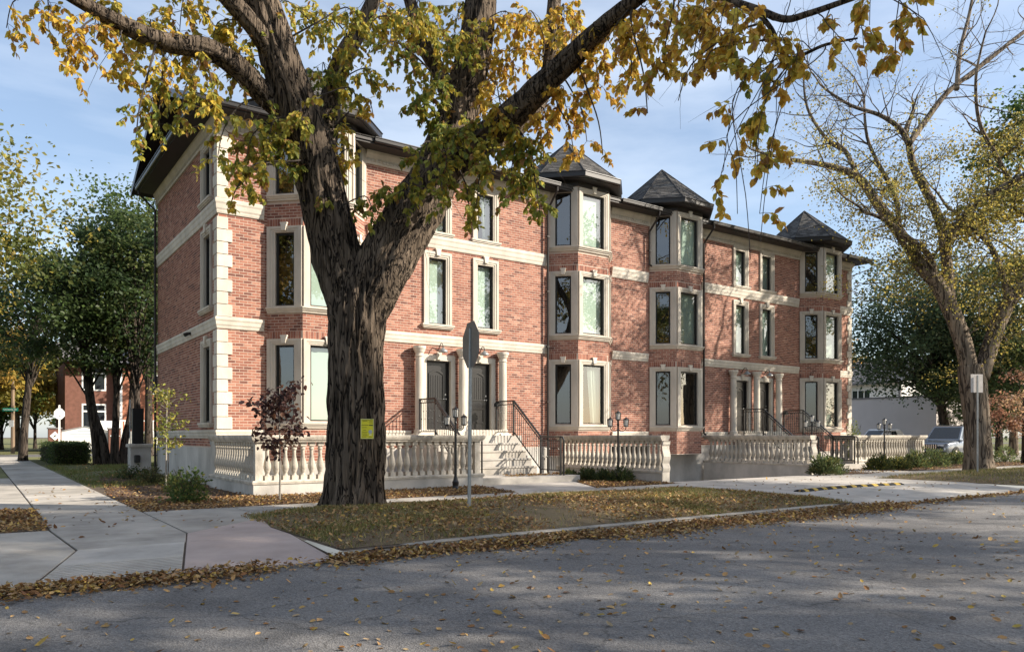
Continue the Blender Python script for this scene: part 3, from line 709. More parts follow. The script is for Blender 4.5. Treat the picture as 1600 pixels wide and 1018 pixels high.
# ---- windows
WCACHE = {}
def cached(key, fn, m):
    if key not in WCACHE:
        me = fn().mesh(key[0]); me.materials.append(MATS[m]); WCACHE[key] = me
    return WCACHE[key]
def window(o, d, u0, u1, z0, z1, side, head, mode, key=True, sill=True, foot=0.0):
    """stone surround in the rectangle u0..u1, z0..z1; side/head = widths of the surround"""
    ang = math.atan2(d[1], d[0]); w_ = u1 - u0; h_ = z1 - z0
    loc = (o[0] + d[0] * u0, o[1] + d[1] * u0, z0)
    k = (round(w_, 3), round(h_, 3), side, head, foot)
    op = (side, w_ - side, foot, h_ - head)
    sur = lambda: MB().ring((0, w_, 0 if foot else -.0, h_), (side * .42, w_ - side * .42, foot * .4, h_ - head * .42), -.065, .02).ring(
        (side * .42, w_ - side * .42, foot * .4, h_ - head * .42), (side * .74, w_ - side * .74, foot * .7, h_ - head * .74), -.048, .02).ring(
        (side * .74, w_ - side * .74, foot * .7, h_ - head * .74), op, -.03, .16)
    wn = obj('window', cached(('surround',) + k, sur, 'trim_stone'), None, bld, loc, ang)
    fw = .055
    fo = (op[0] - .004, op[1] + .004, op[2] - .004, op[3] + .004); fi = (op[0] + fw, op[1] - fw, op[2] + fw, op[3] - fw)
    obj('frame', cached(('frame',) + k, lambda: MB().ring(fo, fi, .05, .13), 'black_frame'), None, wn)
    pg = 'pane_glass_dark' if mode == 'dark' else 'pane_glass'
    obj('pane', cached(('pane', pg) + k, lambda: MB().add([(fi[0] - .01, .085, fi[2] - .01), (fi[1] + .01, .085, fi[2] - .01), (fi[1] + .01, .085, fi[3] + .01), (fi[0] - .01, .085, fi[3] + .01)], [(0, 1, 2, 3)]), pg), None, wn)
    if mode == 'blind' or mode == 'dim':
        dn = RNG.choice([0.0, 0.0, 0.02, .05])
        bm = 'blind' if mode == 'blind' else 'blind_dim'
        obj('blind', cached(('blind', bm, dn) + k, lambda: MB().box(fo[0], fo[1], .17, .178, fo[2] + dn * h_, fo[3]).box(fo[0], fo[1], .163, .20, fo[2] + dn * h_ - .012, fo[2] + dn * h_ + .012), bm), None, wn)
    elif mode == 'curtain':
        def cur():
            b = MB(); n = 24
            for i in range(n + 1):
                xx = fo[0] + (fo[1] - fo[0]) * (.55 + .45 * i / n); yy = .2 + .025 * math.sin(i * 1.7)
                b.v += [(xx - .12 * (1 - i / n) * 0, yy, fo[2]), (xx - (fo[1] - fo[0]) * .18 * (1 - i / n), yy, fo[3])]
            for i in range(n): b.f.append((2 * i, 2 * i + 2, 2 * i + 3, 2 * i + 1))
            return b
        obj('curtain', cached(('curtain',) + k, cur, 'curtain'), None, wn)
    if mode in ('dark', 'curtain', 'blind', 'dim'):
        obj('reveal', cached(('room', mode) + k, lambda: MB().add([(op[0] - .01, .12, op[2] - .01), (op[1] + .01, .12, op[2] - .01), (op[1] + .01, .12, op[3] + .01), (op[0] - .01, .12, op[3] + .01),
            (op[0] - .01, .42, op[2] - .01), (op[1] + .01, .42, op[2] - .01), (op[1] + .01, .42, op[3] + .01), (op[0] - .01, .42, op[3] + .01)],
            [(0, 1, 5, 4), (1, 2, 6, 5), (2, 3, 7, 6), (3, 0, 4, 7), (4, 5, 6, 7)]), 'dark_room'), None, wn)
    if key:
        obj('keystone', cached(('key', h_, head), lambda: MB().prism_y([(-.055, -.12), (.055, -.12), (.085, .06), (.1, .06), (.1, .1), (-.1, .1), (-.1, .06), (-.085, .06)], -.10, -.02), 'stone'), None, wn, (w_ / 2, 0, h_))
    if sill:
        obj('sill', cached(('sill', w_), lambda: MB().box(-.07, w_ + .07, -.13, .0, -.055, .003).box(-.05, w_ + .05, -.105, 0, -.10, -.056).box(-.025, w_ + .025, -.075, 0, -.135, -.101), 'trim_stone'), None, wn)
    return wn
for x in NX:
    modes = ('blind', 'curtain') if x in (NX[1], NX[3]) else ('blind', 'blind')
    for f, (a, b) in enumerate(NARROW):
        window((X0, YF), (1, 0), x - .5 - X0, x + .5 - X0, a, b, .19, .19, modes[f], key=f == 0)
for a, b in ((1.70, 3.98), (4.84, 7.04), (7.80, 9.40)):
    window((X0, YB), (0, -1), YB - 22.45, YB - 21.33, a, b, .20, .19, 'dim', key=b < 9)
for n_, (o_, d_, ln_, k_, cx) in enumerate(BAYFACES):
    for f, (a, b) in enumerate(FLOORS_BAY):
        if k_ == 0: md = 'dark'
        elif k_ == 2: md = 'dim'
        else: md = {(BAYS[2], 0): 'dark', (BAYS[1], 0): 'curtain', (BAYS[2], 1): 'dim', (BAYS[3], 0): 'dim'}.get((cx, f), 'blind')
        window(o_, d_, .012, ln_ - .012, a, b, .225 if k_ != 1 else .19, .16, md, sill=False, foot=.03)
for cx in BAYS:
    for f, (a, b) in enumerate(FLOORS_BAY):
        path = [(cx - BH + .01, YF), (cx - BF, YF - BP), (cx + BF, YF - BP), (cx + BH - .01, YF)]
        MB().sweep([(-.05, a - .15), (.05, a - .15), (.06, a - .10), (.09, a - .09), (.10, a - .05), (.13, a - .04), (.13, a - .004), (-.05, a - .004)], path).build('bay_sill', 'trim_stone', bld)

# ---- doors, columns, wall lamps
DZ = 1.53
def door_unit(x):
    d = MB().ring((-.60, .60, -.02, 2.33), (-.44, .44, 0, 2.17), -.05, .22)
    d = d.build('door_surround', 'stone', bld, loc=(x, YF, DZ))
    MB().ring((-.445, .445, -.001, 2.175), (-.39, .39, .02, 2.12), .06, .22).build('door_frame', 'black_frame', d)
    leaf = MB().box(-.389, .389, .13, .175, .022, 2.118)
    for side in (-1, 1): pass
    lf = leaf.build('door', 'door_black', d)
    def arch(x0, x1, z0, z1, rise, n=10):
        p = [(x0, z0), (x1, z0), (x1, z1)]
        for i in range(1, n): t = i / n; p.append((x1 + (x0 - x1) * t, z1 + rise * math.sin(math.pi * t)))
        return p + [(x0, z1)]
    def framed(poly, t, y0, y1):
        cx = sum(p[0] for p in poly) / len(poly); cz = sum(p[1] for p in poly) / len(poly); b = MB(); n = len(poly)
        inn = [(px + (t if px < cx - .001 else -t if px > cx + .001 else 0), pz + (t if pz < cz else -t)) for px, pz in poly]
        for ring_, yv in ((poly, y0 + .02), (poly, y0), (inn, y0), (inn, y1)): b.v += [(px, yv, pz) for px, pz in ring_]
        for l in range(3):
            for i in range(n): j = (i + 1) % n; b.f.append((l * n + i, l * n + j, l * n + n + j, l * n + n + i))
        b.f.append(tuple(3 * n + i for i in range(n)))
        return b
    MB_ = framed(arch(-.27, .27, .95, 1.78, .11), .045, .105, .128); MB_.build('door_panel', 'door_black', lf)
    framed([(-.27, .22), (.27, .22), (.27, .72), (-.27, .72)], .045, .105, .128).build('door_panel', 'door_black', lf)
    for k in range(5): MB().box(-.2 + k * .085, -.193 + k * .085, .118, .13, 1.0, 1.72).build('panel_groove', 'door_black', lf)
    h = MB(); h.tube([(.33, .13, .98), (.33, .07, .98)], .018, 8); h.tube([(.33, .075, .98), (.22, .075, .975)], .011, 6); h.tube([(.33, .135, 1.12), (.33, .11, 1.12)], .027, 10)
    h.build('handle', 'steel', d)
    MB().prism_y([(-.06, 2.2), (.06, 2.2), (.085, 2.43), (-.085, 2.43)], -.10, -.04).build('keystone', 'stone', d)
    # gooseneck lamp over the door
    g = MB(); pts = [(0, -.0, 2.52), (0, -.04, 2.52), (0, -.10, 2.62), (0, -.18, 2.70), (0, -.27, 2.68), (0, -.31, 2.60), (0, -.31, 2.53)]
    g.tube(pts, .014, 6); g.lathe([(.05, 0), (.05, .02)], 0, -.0, 10, 2.50)
    la = g.build('wall_lamp', 'black_metal', bld, loc=(x, YF, DZ))
    MB().lathe([(.15, -.11), (.155, -.10), (.13, -.05), (.06, 0), (.035, .03), (.02, .04)], 0, -.31, 16, 2.52).build('lamp_shade', 'galvanised', la, smooth=True)
    MB().lathe([(.03, -.12), (.045, -.08), (.03, -.03)], 0, -.31, 10, 2.50).build('bulb', 'lamp_glass', la, smooth=True)
for x in DOORS: door_unit(x)
COLP = [(.19, 0), (.19, .09), (.165, .10), (.175, .14), (.16, .18), (.135, .20), (.135, .26), (.14, .9), (.125, 2.36), (.12, 2.40), (.145, 2.42), (.145, 2.45), (.125, 2.46), (.125, 2.52), (.15, 2.55), (.185, 2.64), (.20, 2.66), (.20, 2.735)]
COLS = (11.10, 12.65, 14.20, 25.96, 27.52, 29.08)
cme = MB().lathe(COLP, 0, 0, 20).mesh('column'); cme.materials.append(MATS['stone'])
for p in cme.polygons: p.use_smooth = False
for x in COLS:
    c_ = obj('column', cme, None, bld, (x, YF - .215, 1.352))
    MB().box(-.21, .21, -.2, .2, -.001, .06).build('column_base', 'stone', c_)
# ---- eaves, gutters, roof
EP = [(0, 9.77), (.62, 9.77), (.62, 9.94), (.3, 10.06), (0, 10.12)]
ev = MB().sweep(EP, [(X0, YB + .0), (X0, YF), (X1, YF), (X1, YB)]).build('eave', 'eave_brown', bld)
GP = [(.622, 9.80), (.70, 9.81), (.72, 9.84), (.725, 9.925), (.745, 9.93), (.745, 9.95), (.70, 9.95), (.70, 9.86), (.622, 9.86)]
MB().sweep(GP, [(X0, YB + .0), (X0, YF), (BAYS[0] - BH - .02, YF)]).build('gutter', 'gutter_black', bld)
for a, b in gaps[1:4]: MB().sweep(GP, [(a + .02, YF), (b - .02, YF)]).build('gutter', 'gutter_black', bld)
MB().sweep(GP, [(BAYS[3] + BH + .02, YF), (X1, YF), (X1, YB)]).build('gutter', 'gutter_black', bld)
OV = .72
rf = MB()
ye, zl = YF - .66, EAVE_Z - .0
sl = (RIDGE_Z - EAVE_Z) / (RIDGE_Y - ye)
for s in (1, -1):
    yy_ = lambda y: y if s == 1 else 2 * RIDGE_Y - y
    a = [(X0 - OV, yy_(ye), zl), (X1 + OV, yy_(ye), zl), (X1 + OV, RIDGE_Y, RIDGE_Z), (X0 - OV, RIDGE_Y, RIDGE_Z)]
    bt = [(p[0], p[1], p[2] - .10) for p in a]
    rf.add(a + bt, [(0, 1, 2, 3), (7, 6, 5, 4), (0, 4, 5, 1), (1, 5, 6, 2), (3, 2, 6, 7), (0, 3, 7, 4)])
roof = rf.build('roof', 'eave_brown', bld)
# rake boards
for xe in (X0 - OV - .02, X1 + OV + .02):
    for s in (1, -1):
        yy_ = lambda y: y if s == 1 else 2 * RIDGE_Y - y
        rb = MB().add([(xe - .02, yy_(ye), zl + .03), (xe + .02, yy_(ye), zl + .03), (xe + .02, RIDGE_Y, RIDGE_Z + .03), (xe - .02, RIDGE_Y, RIDGE_Z + .03),
                       (xe - .02, yy_(ye), zl - .2), (xe + .02, yy_(ye), zl - .2), (xe + .02, RIDGE_Y, RIDGE_Z - .2), (xe - .02, RIDGE_Y, RIDGE_Z - .2)],
                      [(0, 1, 2, 3), (7, 6, 5, 4), (0, 4, 5, 1), (3, 2, 6, 7), (1, 5, 6, 2), (0, 3, 7, 4)])
        rb.build('rake_board', 'gutter_black', roof)
SV = []
def shingle_plane(P0, U, W, inside, wmax, lmax, exposure=.145, tab=.30):
    """thin slabs in courses: P0 origin on the eave, U along the eave, W up the slope (unit)"""
    P0, U, W = np.array(P0), np.array(U), np.array(W); N = np.cross(U, W); N /= np.linalg.norm(N)
    if N[2] < 0: N = -N
    r = 0; v = 0.0
    while v < lmax:
        u = -((r % 2) * .5 + RNG.uniform(0, .1)) * tab
        while u < wmax:
            a, b = u + .004, u + tab - .004
            lo, hi = inside(v + .07)
            a, b = max(a, lo), min(b, hi)
            if b - a > .03:
                t_ = .011 + RNG.uniform(0, .007); v1 = min(v + exposure + .03, lmax)
                q = [P0 + U * x_ + W * y_ + N * z_ for x_, y_, z_ in ((a, v - .0, t_), (b, v, t_), (b, v1, .004), (a, v1, .004), (a, v, -.01), (b, v, -.01))]
                SV.append(q)
            u += tab
        r += 1; v += exposure
Wv = np.array((0, RIDGE_Y - ye, RIDGE_Z - EAVE_Z)); Ls = np.linalg.norm(Wv); Wv /= Ls
shingle_plane((X0 - OV, ye - .03, zl + .002), (1, 0, 0), Wv, lambda v: (0, X1 - X0 + 2 * OV), X1 - X0 + 2 * OV, Ls)
SF = np.array([(0, 1, 2, 3), (4, 5, 1, 0)], np.int32)
def shingle_obj(parent):
    global SV
    S = np.array(SV, np.float32); SV = []
    me = raw_mesh('shingles', S.reshape(-1, 3), (SF[None] + (np.arange(len(S)) * 6)[:, None, None]).reshape(-1, 4))
    return tag(obj('shingles', me, 'shingle', parent), kind='stuff')
shingle_obj(roof)
MB().tube([(X0 - OV, RIDGE_Y, RIDGE_Z + .01), (X1 + OV, RIDGE_Y, RIDGE_Z + .01)], .06, 6).build('ridge_cap', 'roof_grey', roof)
# turret roofs: regular octagons over the bays
AY, AZ, TE, AP = 21.5, 12.05, 10.33, 1.88
def octo(cx, ap):
    c = ap / math.cos(math.pi / 8)
    return [(cx + c * math.cos(-math.pi / 2 - math.pi / 8 + k * math.pi / 4), AY + c * math.sin(-math.pi / 2 - math.pi / 8 + k * math.pi / 4)) for k in range(8)]
for cx in BAYS:
    b = MB(); o8 = octo(cx, AP); b.v = [(x, y, TE) for x, y in o8] + [(cx, AY, AZ)] + [(x, y, TE - .02) for x, y in o8]
    for k in range(8): b.f.append((k, (k + 1) % 8, 8))
    tr = b.build('turret_roof', 'roof_grey', bld)
    e = MB(); path = octo(cx, 1.43)
    e.sweep([(-.3, 10.12), (.43, 10.12), (.43, TE - .01), (-.3, TE - .0)], path, closed=True).build('turret_eave', 'eave_brown', tr)
    MB().sweep([(.432, 10.14), (.50, 10.15), (.52, 10.18), (.525, TE - .01), (.55, TE), (.55, TE + .02), (.505, TE + .02), (.5, 10.2), (.432, 10.2)], path, closed=True).build('turret_gutter', 'gutter_black', tr)
    MB().sweep([(-.05, 9.97), (.05, 9.97), (.05, 10.125), (-.05, 10.125)], [(cx - BH + .01, YF), (cx - BF, YF - BP), (cx + BF, YF - BP), (cx + BH - .01, YF)]).build('turret_frieze', 'eave_brown', tr)
    for k in range(8):
        p, q = np.array((*o8[k], TE)), np.array((*o8[(k + 1) % 8], TE)); ap_ = np.array((cx, AY, AZ))
        U = q - p; wl = np.linalg.norm(U); U /= wl; M_ = (p + q) / 2; Wd = ap_ - M_; ll = np.linalg.norm(Wd); Wd /= ll
        shingle_plane(p, U, Wd, lambda v, wl=wl, ll=ll: (wl / 2 * v / ll, wl - wl / 2 * v / ll), wl, ll - .05, .14, .28)
        MB().tube([p + np.array((0, 0, .015)), ap_ + np.array((0, 0, .03))], .02, 5).build('hip_cap', 'hip_dark', tr)
    shingle_obj(tr)
# ---- downspouts
def downspout(x, y, zt, zb, from_eave):
    b = MB(); pts = ([from_eave] if from_eave else []) + [(x, y, zt), (x, y, zb), (x, y - .08, zb - .08)]
    if from_eave: pts = [from_eave, (from_eave[0], from_eave[1], from_eave[2] - .12), (x, y, zt), (x, y, zb), (x, y - .1, zb - .08)]
    b.tube(pts, .04, 8); d = b.build('downspout', 'eave_brown', bld)
    for z in np.arange(zb + .5, zt, 1.9): MB().box(x - .06, x + .06, y - .05, y + .05, z, z + .03).build('pipe_clip', 'eave_brown', d)
for x, zb in ((BAYS[1] - BH - .13, .1), (BAYS[2] - BH - .13, 7.9), (BAYS[2] + BH + .12, 1.45)):
    downspout(x, YF - .14, 9.15, zb, (x, YF - .66, 9.80))
downspout(X0 - .1, YB - .12, 9.2, .15, (X0 - .62, YB - .12, 9.8))
downspout(X1 + .1, YF + .5, 9.2, 1.0, (X1 + .62, YF + .5, 9.8))
sc_ = MB().box(-.06, .02, -.05, .05, -.04, .04); sc_.tube([(-.06, 0, 0), (-.16, -.03, -.05)], [.05, .06], 8); sc_.build('security_camera', 'black_metal', bld, loc=(X0 - .08, 23.6, 4.33))
MB().tube([(X0 - .06, 21.18, 1.15), (X0 - .06, 21.18, .1)], .012, 6).box(X0 - .1, X0 - .04, 21.13, 21.23, 1.1, 1.22).build('utility_conduit', 'galvanised', bld)
# ------------------------------------------------------------------ balustrades
LEDGE, CAPB, CAPT = 0.35, 1.20, 1.36
BALP = [(.06, .10), (.052, .115), (.045, .15), (.062, .20), (.082, .27), (.085, .32), (.072, .40), (.048, .50), (.040, .58), (.043, .66), (.058, .69), (.06, .71), (.046, .73), (.05, .76)]
bal_me = MB().lathe(BALP, 0, 0, 12).box(-.07, .07, -.07, .07, 0, .10).box(-.068, .068, -.068, .068, .76, .85).mesh('baluster')
bal_me.materials.append(MATS['cast_concrete'])
def balustrade(label, path, z_base=0.0, post_ends=(True, True), spacing=.205):
    base = path[0]
    th = thing('balustrade', label, 'balustrade', (0, 0, 0), 0, None)
    P = [Vector(p) for p in path]
    MB().sweep([(-.14, z_base - .05), (.14, z_base - .05), (.14, LEDGE - .085), (-.14, LEDGE - .085)], path).build('plinth', 'plinth_render', th)
    MB().sweep([(-.16, LEDGE - .084), (.16, LEDGE - .084), (.17, LEDGE - .03), (.15, LEDGE), (-.15, LEDGE), (-.17, LEDGE - .03)], path).build('base_rail', 'cast_concrete', th)
    # cap stones
    cp = [(-.13, CAPB), (.13, CAPB), (.14, CAPB + .03), (.165, CAPB + .05), (.185, CAPB + .10), (.19, CAPT - .02), (.175, CAPT), (-.175, CAPT), (-.19, CAPT - .02), (-.185, CAPB + .10), (-.165, CAPB + .05), (-.14, CAPB + .03)]
    n = len(P)
    for i in range(n - 1):
        d = P[i + 1] - P[i]; ln_ = d.length; d.normalize(); k = max(1, round(ln_ / 1.3))
        for j in range(k):
            a = P[i] + d * (ln_ * j / k + .004); b = P[i] + d * (ln_ * (j + 1) / k - .004)
            pts = [a, b]
            if j == 0 and i > 0: a = P[i] + d * .02; pts = [a, b]
            if j == k - 1 and i < n - 2:
                d2 = (P[i + 2] - P[i + 1]).normalized(); pts = [pts[0], P[i + 1], P[i + 1] + d2 * .016]
            MB().sweep(cp, [tuple(q) for q in pts]).build('cap_stone', 'cast_concrete', th)
        m = max(1, int((ln_ - .16) / spacing)); off = (ln_ - (m - 1) * spacing) / 2
        rz = math.atan2(d.y, d.x)
        for j in range(m):
            q = P[i] + d * (off + j * spacing)
            obj('baluster', bal_me, None, th, (q.x, q.y, LEDGE), rz)
        if i > 0: MB().box(-.08, .08, -.08, .08, 0, CAPB - LEDGE).build('corner_post', 'cast_concrete', th, loc=(P[i].x, P[i].y, LEDGE))
    for e, (q, dd) in enumerate(((P[0], (P[0] - P[1]).normalized()), (P[-1], (P[-1] - P[-2]).normalized()))):
        if post_ends[e]:
            # flat scroll-sided end post
            pf = [(.0, z_base - .05), (.03, z_base - .05), (.03, LEDGE - .05), (.05, LEDGE), (.06, .42), (.035, .5), (.02, .56), (.055, .66), (.075, .75), (.05, .86), (.02, .95), (.015, 1.05), (.05, 1.10), (.055, 1.17), (.08, 1.2), (0, 1.2)]
            b = MB(); rz = math.atan2(dd.y, dd.x)
            b.prism_y(pf, -.145, .145); b.build('end_post', 'stone', th, loc=(q.x, q.y, 0), rotz=rz)
    return th
balustrade('cream concrete balustrade wrapping round the terrace at the corner of the brick building', [(5.12, 20.68), (5.12, 17.0), (10.86, 17.0), (10.86, 18.55)], 0.0, (False, False))
balustrade('concrete balustrade beside the garage ramp, behind the low green shrubs', [(16.1, 19.95), (16.1, 15.15)], -.05, (False, True))
balustrade('concrete balustrade on a tall grey wall along the far side of the garage ramp', [(24.25, 20.6), (24.25, 15.75)], -1.4, (False, True))
balustrade('concrete balustrade in front of the bay window nearest the parking lot', [(29.5, 18.55), (29.5, 17.4), (35.2, 17.4), (35.2, 20.7)], 0.0, (False, False))
tf_ = tag(MB().box(5.25, 10.72, 17.13, 20.77, .02, .27).build('terrace', 'concrete_pale'), kind='structure')
tag(MB().box(29.63, 35.07, 17.53, 20.77, .02, .27).build('second_terrace', 'concrete_pale'), kind='structure')

# ------------------------------------------------------------------ entrance steps and iron railings
def stairs(label, xa, xb):
    th = thing('entrance_steps', label, 'steps', (0, 0, 0), 0)
    MB().cbox(xa + .02, xb + .25, 20.42, YF - .03, 0, 1.53, .012).build('threshold_step', 'stone', th)
    MB().box(xa, xb + .3, 19.5, 20.415, 0, 1.352).build('landing', 'concrete_pale', th)
    n = 5
    for k in range(n - 1):
        z = 1.352 - (k + 1) * (1.352 - .20) / n; y1 = 19.5 - k * .28; b = MB()
        b.box(xa, xb + .04, y1 - .28, y1 - .002, 0, z - .045); b.cbox(xa, xb + .04, y1 - .305, y1 - .001, z - .045, z, .008); b.build('step', ('concrete_pale', 'concrete')[k % 2], th)
    MB().cbox(xa + .02, xb + .55, 16.95, 19.5 - 4 * .28 - .003, 0, .20, .012).build('bottom_slab', 'concrete_pale', th)
    return th
stairs('pale concrete entrance steps between the corner balustrade and the garage ramp', 10.99, 13.9)
stairs('pale concrete entrance steps next to the tall wall of the garage ramp', 26.46, 29.3)

def railing(label, x, flip=False, side=0):
    th = thing('iron_railing', label, 'railing', (0, 0, 0), 0)
    path = [(x, 20.45, 2.45), (x, 19.5, 2.45), (x, 18.1, 1.32), (x, 17.15, 1.32)]
    P = [Vector(p) for p in path]
    def rail(dz, r, nm):
        b = MB()
        for i in range(3):
            a, c = P[i].copy(), P[i + 1].copy(); a.z += dz; c.z += dz
            d = (c - a).normalized(); s_ = Vector((1, 0, 0)); u_ = s_.cross(d)
            hw, hh = r
            vs = []
            for q in (a - d * .01, c + d * .01):
                for sx, sz in ((-1, -1), (1, -1), (1, 1), (-1, 1)): vs.append(q + s_ * hw * sx + u_ * hh * sz)
            b.add(vs, [(0, 1, 2, 3), (7, 6, 5, 4), (0, 4, 5, 1), (1, 5, 6, 2), (2, 6, 7, 3), (3, 7, 4, 0)])
        return b.build(nm, 'black_metal', th)
    rail(0, (.03, .018), 'handrail'); rail(-.115, (.014, .012), 'upper_rail'); rail(-.98, (.014, .014), 'lower_rail')
    # turned-down end of the handrail
    MB().tube([(x, 17.15, 1.32), (x, 17.05, 1.30), (x, 17.0, 1.22), (x, 17.0, .19)], .028, 6).build('end_newel', 'black_metal', th)
    for (yy, zt, zb) in ((20.45, 2.45, 1.35), (19.5, 2.45, 1.35), (18.1, 1.32, .2), (17.15, 1.32, .2)):
        MB().box(x - .024, x + .024, yy - .024, yy + .024, zb, zt).build('newel', 'black_metal', th)
    pk = MB(); 
    k = 0
    for i in range(3):
        d = P[i + 1] - P[i]; ln_ = abs(d.y); m = int(ln_ / .105)
        for j in range(1, m):
            q = P[i] + d * (j / m); b = MB(); zt, zb = q.z - .115, q.z - .98
            b.box(q.x - .007, q.x + .007, q.y - .007, q.y + .007, zb, zt)
            zc = (zt + zb) / 2 + (.18 if k % 2 else -.05)
            b.lathe([(.008, -.03), (.024, 0), (.008, .03)], q.x, q.y, 6, zc)
            b.build('picket', 'black_metal', th)
            # ring ornament between the two top rails
            rg = MB(); rr_ = .042; pts = [(q.x, q.y + rr_ * math.cos(a), q.z - .062 + rr_ * math.sin(a)) for a in np.linspace(0, 2 * math.pi, 11)]
            rg.tube(pts, .006, 4, cap=False); rg.build('ring_ornament', 'black_metal', th); k += 1
    if side: MB().cbox(x - .12, x + .12, 20.3, 20.46, 2.28, 2.42, .03).build('mail_box', 'black_metal', th)
    return th
railing('black iron stair railing on the side towards the corner balustrade', 11.05)
railing('black iron stair railing on the side towards the garage ramp, beside the downspout', 13.87, side=1)
railing('black iron stair railing on the side towards the tall ramp wall', 26.50)
railing('black iron stair railing on the side towards the bay nearest the parking lot', 29.26, side=1)

# ------------------------------------------------------------------ lamp posts
def lamp_post(label, x, y, zb, h, ang):
    th = thing('lamp_post', label, 'lamp', (x, y, zb), ang, 'three-lantern lamp posts along the building')
    MB().lathe([(.10, 0), (.10, .04), (.085, .06), (.075, .10), (.085, .2), (.06, .24), (.05, .3), (.035, .34), (.032, .9), (.028, h - .42), (.04, h - .40), (.03, h - .36), (.03, h - .27)], 0, 0, 12).build('post', 'black_metal', th)
    ar = MB()
    for s in (-1, 1):
        pts = [(0, 0, h - .52), (.07 * s, 0, h - .58), (.15 * s, 0, h - .58), (.215 * s, 0, h - .53), (.23 * s, 0, h - .46)]
        ar.tube(pts, .012, 6)
        ar.tube([(.13 * s + .035 * math.cos(a), 0, h - .50 + .035 * math.sin(a)) for a in np.linspace(0, 6, 8)], .007, 4)
    ar.build('arms', 'black_metal', th)
    for dx, dz in ((0, h - .27), (-.23, h - .46), (.23, h - .46)):
        l = MB().lathe([(.05, 0), (.075, .015), (.075, .03), (.06, .03)], 0, 0, 8).lathe([(.092, .205), (.085, .225), (.04, .255), (.012, .27), (.012, .295), (.0, .30)], 0, 0, 8)
        for k in range(8): a = math.pi / 4 * k; l.tube([(.066 * math.cos(a), .066 * math.sin(a), .025), (.08 * math.cos(a), .08 * math.sin(a), .21)], .006, 4)
        lo = l.build('lantern', 'black_metal', th, loc=(dx, 0, dz))
        MB().lathe([(.060, .03), (.073, .205)], 0, 0, 8).build('lantern_glass', 'lamp_glass', lo)
fa = math.atan2(RY, RX)
lamp_post('black lamp post standing in the mulch in front of the corner balustrade', 9.78, 16.25, .0, 2.06, fa + .5)
lamp_post('black lamp post among the low shrubs beside the ramp balustrade', 15.25, 16.2, .0, 2.06, fa)
lamp_post('black lamp post beside the end of the tall ramp wall, behind the spiky juniper', 25.15, 16.4, .0, 2.1, fa)
lamp_post('black lamp post behind the bushes nearest the parking lot', 30.9, 16.8, .0, 2.06, fa)

# ------------------------------------------------------------------ street signs
def plate(name, pts, t, material, parent, loc, rotz):
    return MB().prism_y(pts, -t / 2, t / 2).build(name, material, parent, loc=loc, rotz=rotz)
st = thing('stop_sign', 'stop sign seen from behind on a galvanised post in the grass boulevard', 'sign', (6.65, 10.62, .02))
pr = MB().prism([(-.03, -.012), (-.018, -.03), (.018, -.03), (.03, -.012), (.03, .0), (.012, -.012), (-.012, -.012), (-.03, 0)], -.3, 3.1)
pst = pr.build('post', 'galvanised', st, rotz=fa + R(20)); pst.rotation_euler = (R(-.3), R(.6), fa + R(20))
o8 = [(.405 * math.cos(math.pi / 8 + k * math.pi / 4), .405 * math.sin(math.pi / 8 + k * math.pi / 4)) for k in range(8)]
sa = fa - R(66)
dn = Vector((-math.sin(sa), math.cos(sa)))
pl = plate('plate', o8, .006, 'sign_back', st, (dn.x * .03, dn.y * .03, 2.83), sa)
plate('sign_face', [(x * .985, z * .985) for x, z in o8], .003, 'red_paint', pl, (0, .006, 0), 0)
def text_mesh(s, size, align='CENTER'):
    cu = bpy.data.curves.new('t', 'FONT'); cu.body = s; cu.size = size; cu.align_x = align; cu.align_y = 'CENTER'; cu.extrude = .001
    to = bpy.data.objects.new('t', cu); C.objects.link(to)
    bpy.context.view_layer.update()
    me = bpy.data.meshes.new_from_object(to.evaluated_get(bpy.context.evaluated_depsgraph_get()))
    bpy.data.objects.remove(to); return me
tx = obj('lettering', text_mesh('STOP', .26), 'white_paint', pl, (0, .010, 0)); tx.rotation_euler = (R(90), 0, R(180))
for dz in (-.2, .2): MB().lathe([(.012, 0), (.012, .012)], 0, 0, 8).build('bolt', 'steel', pl, loc=(0, -.003, dz)).rotation_euler = (R(90), 0, 0)
s2 = thing('street_sign', 'pale blank back of a rectangular sign on a thin post before the large elm', 'sign', (26.55, 11.35, .0))
MB().prism([(-.03, -.012), (-.018, -.03), (.018, -.03), (.03, -.012), (.03, 0), (-.03, 0)], -.3, 3.30).build('post', 'galvanised', s2, rotz=fa)
plate('plate', [(-.21, 2.75), (.21, 2.75), (.21, 3.34), (-.21, 3.34)], .005, 'sign_back_pale', s2, (.03 * FX, .03 * FY, 0), fa + R(6))
# yellow notice fixed to the elm
NP = at(574, 669, 12.92)
nt_ = thing('tree_notice', 'bright yellow notice fixed to the bark of the big forked elm', 'notice', (NP.x, NP.y, NP.z), fa + R(14))
nb = plate('board', [(-.112, -.175), (.108, -.175), (.106, .165), (-.112, .165)], .006, 'notice_yellow', nt_, (0, 0, 0), 0)
MB().ring((-.110, .106, -.173, .163), (-.102, .098, -.165, .155), -.0065, -.004).build('border', 'notice_pale', nb)
for x0, x1, z in ((-.09, .06, .145), (.03, .09, .12), (-.08, .0, .125), (.03, .09, .095), (-.09, -.01, .015), (-.07, -.02, -.03), (-.09, 0, -.06), (-.09, -.01, -.09), (-.08, 0, -.12), (-.09, -.02, -.145), (.02, .08, -.15)):
    MB().box(x0, x1, -.0066, -.004, z, z + .006).build('print_line', 'ink', nb)
MB().box(-.098, .02, -.0067, -.004, .055, .062).box(.03, .094, -.0067, -.004, .048, .064).box(.05, .09, -.0067, -.004, .148, .158).build('print_bar', 'ink', nb)
